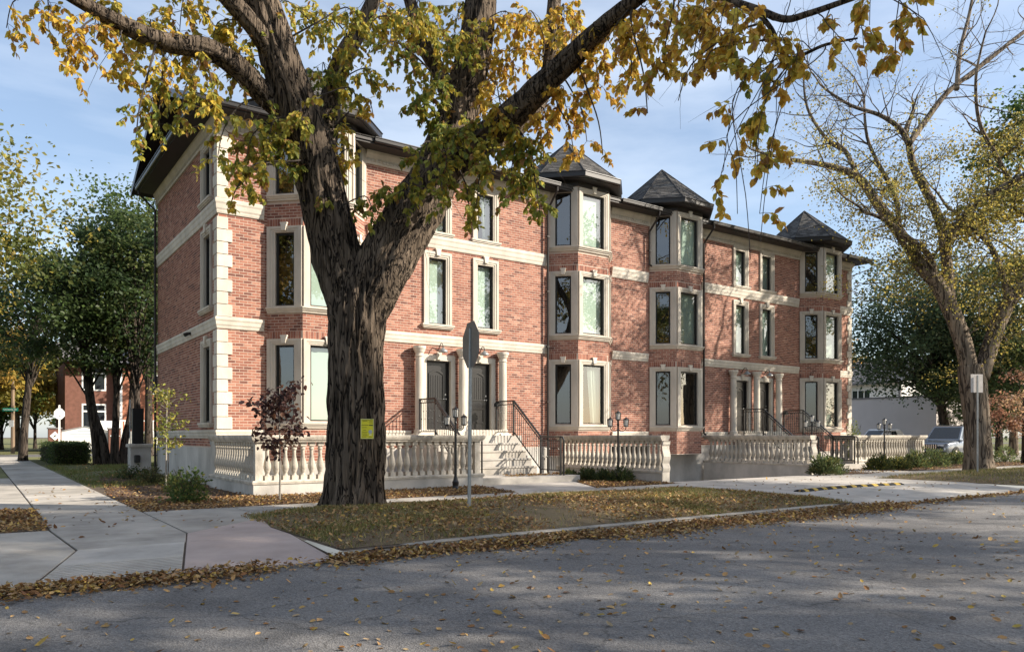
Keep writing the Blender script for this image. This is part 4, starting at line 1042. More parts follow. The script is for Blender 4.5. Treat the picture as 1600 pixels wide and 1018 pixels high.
MB().prism_y([(.05 + .032 * math.cos(a), -.055 + .032 * math.sin(a)) for a in np.linspace(0, 2 * math.pi, 17)[:-1]], -.0067, -.004).build('seal', 'badge_grey', nb)
MB().box(.03, .07, -.0067, -.004, -.112, -.100).build('print_patch', 'white_paint', nb)
# speed bump
sb = thing('speed_bump', 'black rubber speed bump with slanted yellow stripes across the driveway', 'speed bump', (0, 0, 0))
prof = [(0, 0), (.03, .025), (.1, .05), (.17, .05), (.24, .025), (.27, 0)]
nseg = 10
for k in range(nseg):
    xa_, xb_ = 15.85 + k * .46, 15.85 + (k + 1) * .46
    def yc(x): return 10.55 + .2 * math.sin((x - 15.8) / 4.7 * math.pi)
    def zz(y, z): return gz(18, y) + z + .002
    b = MB()
    for X in (xa_, xb_): b.v += [(X, yc(X) + py, zz(yc(X) + py, pz)) for py, pz in prof]
    n = len(prof)
    for l in range(n - 1): b.f.append((l, n + l, n + l + 1, l + 1))
    b.f += [tuple(range(n)), tuple(range(2 * n - 1, n - 1, -1))]
    sg = b.build('segment', 'rubber', sb)
    q = MB(); Xm = xa_ + .12
    for X, sh_ in ((Xm, 0), (Xm + .19, 0)):
        q.v += [(X + .1 * i / (n - 1), yc(X) + py, zz(yc(X) + py, pz) + .004) for i, (py, pz) in enumerate(prof)]
    for l in range(n - 1): q.f.append((l, n + l, n + l + 1, l + 1))
    q.build('stripe', 'yellow_paint', sg)
# ------------------------------------------------------------------ trees
def cr(pts, n):
    """Catmull-Rom resampling of a list of tuples"""
    P = np.array(pts, float); m = len(P); out = []
    for i in range(m - 1):
        p0, p1, p2, p3 = P[max(i - 1, 0)], P[i], P[i + 1], P[min(i + 2, m - 1)]
        for k in range(n):
            t = k / n
            out.append(.5 * ((2 * p1) + (-p0 + p2) * t + (2 * p0 - 5 * p1 + 4 * p2 - p3) * t * t + (-p0 + 3 * p1 - 3 * p2 + p3) * t ** 3))
    out.append(P[-1]); return np.array(out)
def bark_limb(b, pts, rad, seg=24, n=10, amp=.05, freq=4.5, flare=0.0):
    """a limb with furrowed bark as real relief"""
    q = cr([(*p, r) for p, r in zip(pts, rad)], n); N = len(q); base = len(b.v); up = None; s = 0
    for i in range(N):
        p = Vector(q[i, :3]); r = q[i, 3]
        d = Vector(q[min(i + 1, N - 1), :3] - q[max(i - 1, 0), :3]).normalized()
        if i: s += (Vector(q[i, :3]) - Vector(q[i - 1, :3])).length
        if up is None: up = Vector((1, 0, 0)) if abs(d.x) < .8 else Vector((0, 1, 0))
        x = (up - d * up.dot(d)).normalized(); y = d.cross(x); up = x
        for k in range(seg):
            a = 2 * math.pi * k / seg; ca, sa_ = math.cos(a), math.sin(a)
            rr = r
            if amp:
                nn = mnoise.noise(Vector((ca * freq * (.4 + r), sa_ * freq * (.4 + r), s * .9 + base)))
                n2 = mnoise.noise(Vector((ca * freq * 2.3 + 5, sa_ * freq * 2.3, s * 2.2 + base)))
                rr = r * (1 + amp * (1.2 * (1 - 2 * abs(nn)) + .7 * n2 - .5))
            if flare:
                e = max(0, 1 - s / .75) ** 2
                rr += flare * e * (.55 + .45 * math.sin(a * 5 + .8) + .25 * math.sin(a * 3 + 2))
            v = p + (x * ca + y * sa_) * rr; b.v.append((v.x, v.y, v.z))
    for i in range(N - 1):
        for k in range(seg): l = (k + 1) % seg; b.f.append((base + i * seg + k, base + i * seg + l, base + (i + 1) * seg + l, base + (i + 1) * seg + k))
    b.f.append(tuple(base + k for k in reversed(range(seg)))); b.f.append(tuple(base + (N - 1) * seg + k for k in range(seg)))
    return q
class Leaves:
    def __init__(s): s.p = []; s.d = []; s.s = []; s.c = []
    def add(s, p, d, size, col): s.p.append(p); s.d.append(d); s.s.append(size); s.c.append(col)
    def mesh(s, name, tv=LEAF_V, tf=LEAF_F, sel=None, rollsd=.8, curl=.12):
        p = np.array(s.p); n = len(p)
        V, F, T = leaf_cloud(p, np.array(s.d), RNG.normal(0, rollsd, n), np.array(s.s), np.array(s.c), tv, tf, RNG.normal(0, curl, n))
        return raw_mesh(name, V, F, T)
GREEN, YG, YEL, GOLD, BRN = np.array((.13, .185, .035)), np.array((.34, .33, .06)), np.array((.64, .46, .06)), np.array((.58, .32, .05)), np.array((.32, .17, .06))
def tone(y):
    """leaf colour for a spray: y = 0 green .. 1 gold"""
    v = np.clip(y + RNG.normal(0, .2), 0, 1)
    if v < .33: c = GREEN + (YG - GREEN) * v / .33
    elif v < .66: c = YG + (YEL - YG) * (v - .33) / .33
    else: c = YEL + (GOLD - YEL) * (v - .66) / .34
    if RNG.random() < .09: c = BRN
    return np.clip(c * RNG.uniform(.7, 1.25), 0, 1)
def spray(tw, lv, start, direc, length, nleaf, size, yel, droop=.5, side=2, bare=.15, twr=.004):
    p = np.array(start, float); d = np.array(direc, float); d /= np.linalg.norm(d); pts = [tuple(p)]; m = 5
    for k in range(m):
        d = d + np.array((0, 0, -droop / m)) + RNG.normal(0, .10, 3); d /= np.linalg.norm(d)
        q = p + d * length / m
        for j in range(max(1, nleaf // m)):
            t = RNG.random()
            if (k + t) / m < bare: continue
            pos = p + (q - p) * t
            ld = d * .35 + RNG.normal(0, .5, 3) + np.array((0, 0, -.75))
            lv.add(pos + ld / np.linalg.norm(ld) * .012, ld, size * RNG.uniform(.62, 1.15), tone(yel))
        p = q; pts.append(tuple(p))
    tw.tube(pts, [twr, twr * .9, twr * .8, twr * .7, twr * .6, twr * .4], 3, cap=False)
    return pts

# ---- the big forked elm in the boulevard
elm = thing('elm_tree', 'huge forked elm with furrowed dark bark carrying a yellow notice', 'tree', (5.6, 12.55, 0))
ELM_T = 13.42
px = ELM_T / 1184
def L3(lst, t=None):
    return [tuple(at(u, y, (ELM_T if t is None else t) + (dt if dt else 0))) for u, y, dt in lst]
tb = MB()
trunk_pts = L3([(552, 812, 0), (553, 790, 0), (555, 740, 0), (557, 680, 0), (557, 610, 0), (556, 540, 0), (560, 480, 0), (565, 440, 0)]); trunk_pts[0] = (trunk_pts[0][0], trunk_pts[0][1], -.12)
bark_limb(tb, trunk_pts, [47 * px, 45 * px, 43 * px, 42 * px, 40 * px, 40 * px, 43 * px, 38 * px], 130, 30, .13, 8.0, flare=.17)
LIMBS = {}
def limb(name, lst, rad, seg, n, amp=.075):
    P3 = L3(lst); LIMBS[name] = bark_limb(tb, P3, [r * px for r in rad], int(seg * 1.5), int(n * 1.4), amp * 1.6, 7.0)
limb('L', [(556, 505, 0), (538, 440, 0), (522, 380, 0), (503, 300, -.1), (478, 215, -.3), (447, 120, -.5), (425, 50, -.6), (405, -10, -.7), (385, -90, -.8), (360, -220, -1)], [34, 37, 36, 34, 32, 29, 26, 24, 20, 10], 48, 14)
limb('Rr', [(562, 500, 0), (585, 445, 0), (612, 390, 0), (648, 333, .1), (682, 272, .3), (712, 190, .5), (735, 110, .7), (750, 20, .9), (758, -80, 1), (775, -220, 1.2)], [32, 40, 41, 40, 36, 31, 28, 25, 21, 12], 48, 14)
limb('R2', [(672, 300, .2), (705, 262, 0), (745, 225, -.3), (795, 185, -.7), (850, 132, -1.2), (905, 78, -1.7), (965, 22, -2.2), (1040, -30, -2.8), (1130, -50, -3.4)], [20, 22, 21, 20, 17, 14, 10, 7, 4.5], 36, 10)
limb('R2b', [(735, 235, -.2), (790, 213, .2), (840, 160, .6), (862, 90, .9), (866, 0, 1.2), (880, -100, 1.4)], [14, 14, 14, 13, 11, 7], 20, 8)
limb('M', [(512, 330, .1), (508, 260, .5), (512, 190, .9), (530, 105, 1.3), (568, 35, 1.6), (600, -40, 1.8), (640, -150, 2)], [16, 19, 18, 16, 13, 11, 7], 28, 8)
limb('Ls', [(478, 205, -.2), (440, 172, -.4), (405, 140, -.7), (368, 103, -1.0), (322, 76, -1.3), (258, 66, -1.6), (190, 38, -1.9), (125, 2, -2.3), (60, -35, -2.6)], [17, 17, 16, 15, 13.5, 12, 10, 8, 5], 24, 8)
limb('Lu', [(440, 110, -.5), (395, 40, -.9), (330, -30, -1.2), (250, -110, -1.6)], [16, 14, 11, 7], 20, 8)
limb('F', [(1040, -30, -2.8), (1110, -8, -3.4), (1180, 14, -4.0), (1225, 30, -4.4), (1262, 22, -4.7), (1320, 2, -5.0), (1400, -25, -5.2)], [5, 4.5, 4, 3.6, 3.2, 2.6, 1.6], 10, 6, 0)
limb('F2', [(1180, 14, -4.0), (1205, 45, -4.2), (1232, 90, -4.4), (1290, 70, -4.6), (1340, 60, -4.8)], [3, 2.6, 2, 1.6, 1], 8, 5, 0)
limb('Rl', [(712, 190, .5), (690, 120, .8), (655, 60, 1.2), (640, 0, 1.4), (600, -90, 1.6)], [14, 13, 12, 10, 6], 20, 7)
tag(tb.build('trunk', 'elm_bark', elm, smooth=True))
nodes = np.concatenate([q[:, :3] for k, q in LIMBS.items()]); nrad = np.concatenate([q[:, 3] for q in LIMBS.values()])
ok = nodes[:, 2] > 5.2
nodes, nrad = nodes[ok], nrad[ok]
tw = MB(); lv = Leaves()
# clumps: place (u, y, distance), radius px, sprays, yellowness
CL = [(20, 20, 11, 40, 4, .75), (75, 20, 11, 45, 7, .7), (110, 85, 11, 45, 8, .8), (150, 45, 11.3, 45, 8, .65), (195, 95, 11.5, 35, 8, .6), (185, 20, 12, 50, 8, .5),
      (235, 45, 12, 50, 11, .5), (255, 115, 11.8, 45, 10, .6), (285, 20, 12.5, 55, 11, .5), (300, 90, 12.3, 50, 12, .6), (340, 50, 12.5, 55, 13, .55), (375, 90, 12.6, 45, 11, .45),
      (330, 140, 11.8, 40, 9, .5), (290, 150, 11.8, 35, 7, .35), (250, 165, 11.8, 28, 6, .3), (218, 182, 11.4, 25, 6, .3), (395, 35, 13, 50, 11, .5), (450, 15, 14, 55, 10, .5), (500, 30, 14.3, 50, 11, .4),
      (540, 75, 14.2, 45, 12, .45), (505, 110, 14, 45, 12, .25), (540, 25, 13, 50, 10, .4), (590, 40, 13.5, 50, 10, .4), (620, 80, 12.6, 35, 9, .25), (598, 15, 14, 50, 9, .5), (640, 30, 14, 50, 10, .55),
      (570, 120, 14, 35, 8, .4), (520, 160, 14.5, 38, 9, .4), (545, 150, 13, 25, 4, .4), (575, 170, 13.6, 22, 4, .75), (470, 170, 12.3, 35, 6, .35),
      (350, 215, 12.4, 38, 9, .35), (395, 225, 12.6, 42, 14, .35), (430, 200, 12.6, 38, 12, .3), (440, 235, 12.8, 38, 12, .3), (400, 270, 12.3, 32, 9, .4), (375, 300, 12.2, 22, 6, .6), (465, 250, 13.0, 25, 6, .25), (530, 200, 14.4, 30, 8, .5), (545, 245, 13.4, 25, 6, .6), (500, 310, 12.9, 18, 3, .25),
      (685, 40, 14, 55, 11, .5), (720, 20, 14.5, 50, 10, .5), (705, 75, 13.3, 40, 10, .3), (690, 125, 13, 32, 8, .25), (735, 55, 13.0, 35, 8, .35), (790, 30, 14, 55, 12, .7), (800, 90, 14, 50, 12, .75), (775, 140, 13.2, 40, 8, .7),
      (830, 30, 13.5, 50, 11, .75), (880, 20, 13, 50, 11, .75), (900, 60, 12.2, 45, 12, .75), (930, 110, 11.8, 40, 11, .75), (880, 150, 12.2, 38, 9, .8), (850, 185, 12.4, 35, 9, .85), (910, 190, 12.0, 25, 6, .85), (890, 215, 12.1, 20, 4, .85), (935, 205, 11.8, 18, 3, .8),
      (960, 40, 11.5, 48, 12, .7), (985, 95, 11.2, 38, 10, .75), (1010, 30, 11, 48, 12, .75), (1040, 85, 10.6, 40, 9, .75), (1060, 25, 10.4, 48, 12, .75), (1100, 20, 10.0, 50, 11, .8), (1090, 75, 9.8, 35, 8, .75), (1005, 130, 10.8, 18, 3, .85),
      (675, 160, 13.0, 25, 6, .25), (660, 165, 12.9, 28, 7, .2), (690, 195, 13.0, 25, 7, .2), (720, 215, 12.6, 35, 11, .25), (760, 235, 12.5, 38, 13, .35), (800, 215, 12.5, 35, 11, .4), (830, 250, 12.4, 35, 13, .25), (800, 275, 12.4, 35, 13, .3), (750, 285, 12.5, 32, 10, .35), (835, 290, 12.3, 26, 9, .25), (700, 250, 12.6, 28, 8, .3), (690, 300, 12.5, 28, 8, .3), (665, 235, 12.7, 28, 7, .3), (640, 300, 12.7, 28, 7, .3), (600, 305, 12.8, 25, 6, .25), (570, 320, 12.8, 22, 5, .2), (780, 180, 12.4, 28, 7, .6), (730, 310, 12.6, 20, 5, .4),
      (640, 110, 14, 30, 5, .4), (655, 15, 13, 40, 9, .4), (760, 90, 14.4, 40, 9, .7), (850, 75, 14.5, 40, 8, .75),
      (1135, 25, 9.4, 40, 9, .8), (1150, 75, 9.2, 32, 7, .75), (1180, 40, 9.0, 36, 8, .75), (1215, 70, 8.9, 34, 9, .7), (1250, 85, 8.7, 25, 6, .75), (1190, 105, 8.9, 22, 5, .55), (1160, 110, 9.1, 20, 4, .35), (1300, 45, 8.6, 26, 5, .8), (1345, 60, 8.5, 24, 5, .85), (1400, 60, 8.5, 24, 6, .85), (1435, 50, 8.5, 16, 4, .9), (1360, 15, 8.5, 25, 4, .8), (1430, 20, 8.5, 20, 3, .85),
      (1080, 120, 9.6, 16, 3, .85), (1110, 100, 9.4, 22, 4, .8),
      (1150, 165, 8.9, 16, 3, .7), (1215, 150, 8.7, 14, 2, .85), (1140, 215, 8.8, 16, 3, .8), (1185, 225, 8.7, 18, 5, .6), (1200, 262, 8.7, 20, 6, .75), (1185, 240, 8.7, 20, 5, .5), (1140, 250, 8.8, 12, 2, .9), (1200, 290, 8.7, 10, 2, .9), (1165, 325, 8.7, 12, 2, .95), (1150, 285, 8.7, 8, 1, .9), (1190, 160, 8.8, 14, 2, .85)]
# crown above the frame
for k in range(24):
    u = RNG.uniform(-50, 1250); CL.append((u, RNG.uniform(-420, -25), RNG.uniform(11, 16.5), 60, 11, .6))
for u, y, t, rp, ns, yl in CL:
    c = np.array(at(u, y, t)); m = t / 1184
    dd = np.linalg.norm(nodes - c, axis=1) + np.maximum(0, c[2] - nodes[:, 2]) * 0 + np.maximum(0, nodes[:, 0] * 0)
    j = int(np.argmin(dd + RNG.uniform(0, .5, len(dd)))); a = nodes[j]
    ln_ = np.linalg.norm(c - a)
    r0 = min(nrad[j] * .5, .008 + .010 * ln_) if t > 9.3 else .0055
    lift = np.array((0, 0, .22 * ln_ if c[2] < a[2] + .5 else 0.05))
    mid = (a + c) / 2 + lift * .8 + RNG.normal(0, (.07 if t > 9.3 else .13) * ln_, 3)
    br = cr([tuple(a), tuple(a * .75 + mid * .25 + RNG.normal(0, .03 * ln_, 3)), tuple(mid), tuple(c + np.array((0, 0, .15))), tuple(c + (c - mid) * .35 + np.array((0, 0, -.12)))], 4)
    nb = len(br); tw.tube([tuple(p) for p in br], [r0 * (1 - .8 * i / (nb - 1)) + .003 for i in range(nb)], 5, cap=False)
    for s in range(int(ns * (1.4 if t > 9.5 else .85))):
        p = br[int(nb * .55) + RNG.integers(0, nb - int(nb * .55))]
        d = RNG.normal(0, 1, 3); d[2] = d[2] * .6 - .15; d /= np.linalg.norm(d)
        lenm = rp * m * RNG.uniform(.7, 1.5)
        spray(tw, lv, p, d, max(.28, lenm), 20, .118, yl, droop=1.1)
# long bare hanging twigs by the sky
for k in range(22):
    u = RNG.uniform(1090, 1300); a = at(u, RNG.uniform(-10, 70), RNG.uniform(8.6, 9.6)); pts = [tuple(a)]; p = a.copy(); d = Vector((RNG.normal(-.3, .5), RNG.normal(0, .3), -.8)).normalized()
    for i in range(9): d = (d + Vector((RNG.normal(0, .2), RNG.normal(0, .2), -.09))).normalized(); p = p + d * RNG.uniform(.06, .17); pts.append(tuple(p))
    tw.tube(pts, [.0042 - .0003 * i for i in range(10)], 3, cap=False)
for k in range(60):
    j = RNG.integers(0, len(nodes)); a = Vector(nodes[j]); pts = [tuple(a)]; d = Vector((RNG.normal(), RNG.normal(), RNG.normal() - .5)).normalized(); p = a
    for i in range(8): d = (d + Vector((RNG.normal(0, .22), RNG.normal(0, .22), -.13 + RNG.normal(0, .1)))).normalized(); p = p + d * .2; pts.append(tuple(p))
    tw.tube(pts, [.009 - .001 * i for i in range(9)], 3, cap=False)
tag(tw.build('twigs', 'twig', elm), kind='stuff')
# the 300 leaves nearest the viewer are parts of their own
P = np.array(lv.p); dp = P[:, 0] * FX + P[:, 1] * FY; la = (P[:, 0] * RX + P[:, 1] * RY) / dp * 1184 + 800; ya = 680 - (P[:, 2] - CAM_H) * 1184 / dp
big = np.argsort(np.where((la > 0) & (la < 1600) & (ya > 0), dp, 99))[:300]; bs = set(big.tolist())
variants = []
for k in range(10):
    V, F, T = leaf_cloud(np.zeros((1, 3)), np.array([[0, 1.0, 0]]), np.zeros(1), np.ones(1), [tone(.8)], LEAF_V, LEAF_F, np.array([RNG.normal(0, .15)]))
    vm = raw_mesh('leaf', V, F, T); vm.materials.append(MATS['leaf']); variants.append(vm)
for i in big:
    o = obj('leaf', variants[i % 10], None, elm, tuple(lv.p[i])); sc1 = lv.s[i]; o.scale = (sc1, sc1, sc1)
    o.rotation_mode = 'QUATERNION'; o.rotation_quaternion = Vector(lv.d[i]).to_track_quat('Y', 'Z') @ Matrix.Rotation(RNG.normal(0, .8), 3, 'Y').to_quaternion()
keep = [i for i in range(len(lv.p)) if i not in bs]
lv.p = [lv.p[i] for i in keep]; lv.d = [lv.d[i] for i in keep]; lv.s = [lv.s[i] for i in keep]; lv.c = [lv.c[i] for i in keep]
tag(obj('crown', lv.mesh('crown'), 'leaf', elm), kind='stuff')
elm.location = (0, 0, 0)

# ---- recursive branching for the other trees
def grow(b, lv, p, d, length, r, depth, par):
    """one branch, then its children; par: dict of habits"""
    n = 5 if depth > 1 else 4; pts = [tuple(p)]; rad = [r]; q = Vector(p); dd = Vector(d).normalized(); joints = []
    for k in range(n):
        dd = (dd + Vector((RNG.normal(0, par['wob']), RNG.normal(0, par['wob']), RNG.normal(par['lift'] if depth > 1 else par['tipdroop'], par['wob'] * .6)))).normalized()
        q = q + dd * (length / n); pts.append(tuple(q)); rad.append(max(.003, r * (1 - (.45 if depth > 0 else .8) * (k + 1) / n))); joints.append((q.copy(), dd.copy(), rad[-1]))
    seg = 10 if r > .12 else 6 if r > .04 else 4 if r > .012 else 3
    if r > .07 and par.get('bark'): bark_limb(b, pts, rad, 18, 4, .05, 4)
    else: b.tube(pts, rad, seg, cap=False)
    if depth <= par.get('leafdepth', 1):
        for (jq, jd, jr) in joints:
            for m in range(par['leaves']):
                off = Vector((RNG.normal(), RNG.normal(), RNG.normal())) * par['spread']
                ld = Vector((RNG.normal(0, .7), RNG.normal(0, .7), RNG.normal(-.5, .5)))
                c = par['cols'][0 if RNG.random() > par['mix'] else 1]
                lv.add(np.array(jq + off), np.array(ld), par['size'] * RNG.uniform(.6, 1.2), np.clip(np.array(c) * RNG.uniform(.6, 1.35), 0, 1))
    if depth == 0: return
    kids = par['kids'] if depth > 1 else par['kids'] + 1
    for k in range(kids):
        jq, jd, jr = joints[min(n - 1, int(RNG.uniform(.35, 1.0) * n))] if k < kids - 1 else joints[-1]
        a = RNG.uniform(0, 2 * math.pi); spread = RNG.uniform(*par['angle']) if k < kids - 1 else RNG.uniform(.1, .35)
        ax = jd.orthogonal().normalized(); ax = Matrix.Rotation(a, 3, jd) @ ax
        nd = Matrix.Rotation(spread, 3, ax) @ jd
        grow(b, lv, jq, nd, length * RNG.uniform(.6, .85), jr * RNG.uniform(.55, .8) if k < kids - 1 else jr * .9, depth - 1, par)
def branch_tree(name, label, loc, trunk, par, bark='dark_bark', group=None, cat='tree', limbs=None, tv=SIMPLE_V, tf=SIMPLE_F):
    """trunk = list of ((x,y,z), r) relative to loc; limbs start at its top"""
    th = thing(name, label, cat, loc, 0, group)
    b = MB(); lv = Leaves()
    bark_limb(b, [t[0] for t in trunk], [t[1] for t in trunk], 26, 6, .06, 4, flare=trunk[0][1] * .25)
    for (p, d, ln_, r, dep) in limbs: grow(b, lv, Vector(p), Vector(d), ln_, r, dep, par)
    b.build('trunk', bark, th, smooth=True)
    if lv.p: tag(obj('crown', lv.mesh('crown', tv, tf), 'leaf', th), kind='stuff')
    return th
def auto_limbs(h0, h1, n, ln_, r, dep, up=.6):
    out = []
    for k in range(n):
        z = h0 + (h1 - h0) * (k + .5) / n; a = k * 2.4 + RNG.uniform(-.3, .3); out.append(((0, 0, z), (math.cos(a), math.sin(a), up + RNG.uniform(-.15, .25)), ln_ * RNG.uniform(.8, 1.1) * (1 - .3 * k / n), r, dep))
    return out

# ---- the elm beyond the driveway
RT = 28.6; rpx = RT / 1184
def Rp(u, y, dt=0): return at(u, y, RT + dt)
bp0 = Rp(1530, 737); bp0.z = 0
rel = lambda v: tuple(v - bp0)
th = thing('elm_tree', 'tall elm with pale trunk dividing low, sparse yellowing leaves and bare twigs, beside the driveway', 'tree', tuple(bp0))
b = MB(); lv = Leaves()
q0 = bark_limb(b, [rel(Vector((bp0.x, bp0.y, -.1))), rel(Rp(1528, 700)), rel(Rp(1525, 650)), rel(Rp(1520, 600)), rel(Rp(1516, 570))], [21 * rpx, 19 * rpx, 18 * rpx, 18.5 * rpx, 17 * rpx], 36, 10, .07, 5, flare=.13)
RL = [([(1518, 590), (1503, 530), (1484, 480), (1462, 440), (1440, 415), (1405, 362), (1372, 320), (1340, 276), (1290, 258), (1225, 248)], [12, 12.5, 12, 11, 10, 8.5, 7.5, 6, 4.5, 2.5], 0),
      ([(1484, 480), (1482, 430), (1476, 390), (1470, 350), (1448, 300), (1428, 262), (1420, 225)], [9, 8, 7.5, 7, 6.5, 6, 5], .8),
      ([(1420, 225), (1445, 190), (1480, 145), (1530, 105), (1600, 50), (1660, 10)], [5, 4.5, 4, 3.5, 3, 2], .8),
      ([(1420, 225), (1405, 200), (1375, 180), (1330, 165), (1290, 140)], [4.5, 4, 3.2, 2.5, 1.6], .4),
      ([(1495, 140), (1500, 80), (1515, 20), (1530, -60)], [3.6, 3, 2.4, 1.6], .9),
      ([(1476, 390), (1500, 345), (1540, 310), (1580, 285), (1640, 250)], [6, 5.5, 5, 4, 3], -.8),
      ([(1580, 285), (1555, 240), (1530, 190), (1525, 120), (1540, 50)], [3.6, 3.2, 2.6, 2, 1.2], -.8),
      ([(1532, 590), (1546, 545), (1560, 505), (1578, 470), (1605, 440), (1650, 400)], [12, 12, 11, 10.5, 10, 8], .3),
      ([(1462, 440), (1452, 400), (1420, 372), (1385, 345), (1350, 330)], [5, 4.6, 4, 3, 2], -.9),
      ([(1578, 470), (1560, 410), (1540, 375), (1500, 340)], [5, 4.5, 4, 3], 1.2),
      ([(1340, 276), (1320, 235), (1290, 215), (1262, 170), (1255, 120)], [4, 3.4, 2.8, 2, 1.2], .3),
      ([(1405, 362), (1400, 310), (1380, 270), (1355, 215), (1350, 150)], [4, 3.6, 3, 2.4, 1.4], .5)]
par = dict(wob=.17, lift=.03, tipdroop=-.02, kids=2, angle=(.5, 1.1), leaves=4, spread=.19, size=.105, cols=[(.40, .31, .06), (.16, .16, .045)], mix=.4, leafdepth=1)
bare = dict(par, leaves=0)
for pts, rad, dt in RL:
    q = bark_limb(b, [rel(Rp(u, y, dt * (i / len(pts)) * 2)) for i, (u, y) in enumerate(pts)], [r * rpx for r in rad], 16, 5, .06, 4)
    nn = len(q); step = max(2, nn // 8)
    for i in range(step, nn, step):
        p = Vector(q[i, :3]); z = p.z; d = Vector(q[min(i + 1, nn - 1), :3] - q[i - 1, :3]).normalized()
        lowz = z + bp0.z
        for s in range(2):
            sd = (d * .5 + Vector((RNG.normal(), RNG.normal(), RNG.normal() * .7 + .15))).normalized()
            pr_ = par if lowz < 12.2 or RNG.random() < .16 else bare
            if lowz > 12.2: pr_ = dict(pr_, leaves=2) if pr_ is par else bare
            grow(b, lv, p, sd, RNG.uniform(.7, 1.3), min(q[i, 3] * .5, .03), 2, pr_)
    grow(b, lv, Vector(q[-1, :3]), Vector(q[-1, :3] - q[-3, :3]), 1.5, q[-1, 3], 3, par if q[-1, 2] < 11.5 else bare)
# a yellow mass low on the side away from the building
for k in range(44):
    p = Vector(rel(Rp(RNG.uniform(1330, 1640), RNG.uniform(290, 470), RNG.uniform(-1.5, 2)))); grow(b, lv, p, Vector((RNG.normal(), RNG.normal(), .1)), 1.0, .02, 2, par)
b.build('trunk', 'pale_bark', th, smooth=True)
tag(obj('crown', lv.mesh('crown', SIMPLE_V, SIMPLE_F), 'leaf', th), kind='stuff')
# ------------------------------------------------------------------ background and neighbouring trees
def blob_crown(lv, centre, rad, nclump, per, size, cols, w, core=.35, clump=.16):
    c = np.array(centre); rad = np.array(rad); cc = []
    for k in range(nclump):
        v = RNG.normal(0, 1, 3); v /= np.linalg.norm(v); rr = core + (1 - core) * RNG.random() ** .6
        v[2] = v[2] if v[2] > 0 else v[2] * .75
        cp = c + v * rad * rr; cc.append(cp)
        n = int(per * 1.5 * RNG.uniform(.5, 1.5)); s = clump * rad.mean() * RNG.uniform(.6, 1.3)
        off = RNG.normal(0, 1, (n, 3)) * s * np.array((1, 1, .6))
        base = np.array(cols[RNG.choice(len(cols), p=np.array(w) / sum(w))])
        for o in off:
            lv.add(cp + o, (RNG.normal(0, .8), RNG.normal(0, .8), RNG.normal(-.4, .5)), size * 1.35 * RNG.uniform(.6, 1.25), np.clip(base * RNG.uniform(.65, 1.35) * RNG.uniform(.93, 1.07, 3), 0, 1))
    return cc
def blob_tree(name, label, loc, h, rad, trunk_h, tr, nclump, per, size, cols, w, bark='dark_bark', group=None, lean=(0, 0), core=.35, clump=.16, stems=None):
    th = thing(name, label, 'tree', loc, 0, group); b = MB(); lv = Leaves()
    cz = h - rad[2]; top = Vector((lean[0], lean[1], cz + rad[2] * .3))
    for s in (stems or [((0, 0), lean)]):
        (bx, by), (lx, ly) = s
        q = bark_limb(b, [(bx, by, -.1), (bx + lx * .15, by + ly * .1, trunk_h * .4), (bx + lx * .5, by + ly * .5, trunk_h), (lx, ly, cz), (lx * 1.1, ly * 1.1, cz + rad[2] * .6)], [tr, tr * .85, tr * .7, tr * .4, tr * .12], 14, 4, .06, 4, flare=tr * .25)
    cc = blob_crown(lv, (lean[0], lean[1], cz), rad, nclump, per, size, cols, w, core, clump)
    for cp in cc[::2]:
        z0 = RNG.uniform(trunk_h * .8, min(cz + rad[2] * .3, max(trunk_h, cp[2]))); f = min(1, z0 / cz); a = np.array((lean[0] * f, lean[1] * f, z0)); mid = (a + cp) / 2 + np.array((0, 0, .12 * np.linalg.norm(cp - a)))
        pts = cr([tuple(a), tuple(mid), tuple(cp)], 3); b.tube([tuple(p) for p in pts], [max(.012, tr * .28 * (1 - .85 * i / (len(pts) - 1))) for i in range(len(pts))], 5, cap=False)
    b.build('trunk', bark, th, smooth=True)
    tag(obj('crown', lv.mesh('crown', SIMPLE_V, SIMPLE_F), 'leaf', th), kind='stuff')
    return th
DG = [(.035, .06, .022), (.055, .085, .025), (.09, .11, .03)]
MG = [(.07, .115, .03), (.11, .15, .04), (.19, .19, .045)]
YL = [(.36, .27, .05), (.24, .22, .05), (.42, .27, .06)]
blob_tree('maple_tree', 'slender maple with curved dark trunk behind the clipped hedge', (4.62, 39.8, 0), 11.5, (3.1, 3.1, 4.2), 3.2, .19, 60, 110, .15, DG, (4, 4, 1), lean=(-.7, .4))
blob_tree('maple_tree', 'maple with several ivy-clad stems between hedge and brick building', (5.25, 39.3, 0), 12.5, (2.6, 2.6, 4.6), 3.0, .2, 50, 110, .15, DG, (4, 4, 1), stems=[((0, 0), (.2, .1)), ((.35, .2), (.9, .3)), ((-.25, .3), (-1.2, .8))], lean=(.2, .1))
blob_tree('maple_tree', 'straight dark maple close to the back corner of the brick building', (6.15, 38.4, 0), 12.0, (2.4, 2.4, 4.4), 3.4, .18, 50, 110, .15, DG, (4, 4, 1), lean=(-.2, 0))
blob_tree('maple_tree', 'dark spreading maple overhanging the side walk past the hedge', (2.0, 47, 0), 11.5, (4.0, 4, 4.0), 4.4, .22, 60, 100, .17, DG, (4, 4, 1.5), lean=(.6, 0))
blob_tree('ash_tree', 'yellowing ash whose crown leans over the side walk', (-2.2, 35.5, 0), 14.5, (4.6, 4.6, 5.0), 5.0, .26, 80, 120, .16, [(.34, .27, .05), (.19, .19, .05), (.10, .12, .03)], (4, 3, 3), 'pale_bark', lean=(.5, .2))
blob_tree('linden_tree', 'tall bright green tree rising behind the brick building and its black downspout', (9.3, 54.5, 0), 19.0, (4.2, 4.2, 7.0), 4.5, .3, 70, 110, .20, MG, (4, 4, 2), 'dark_bark')
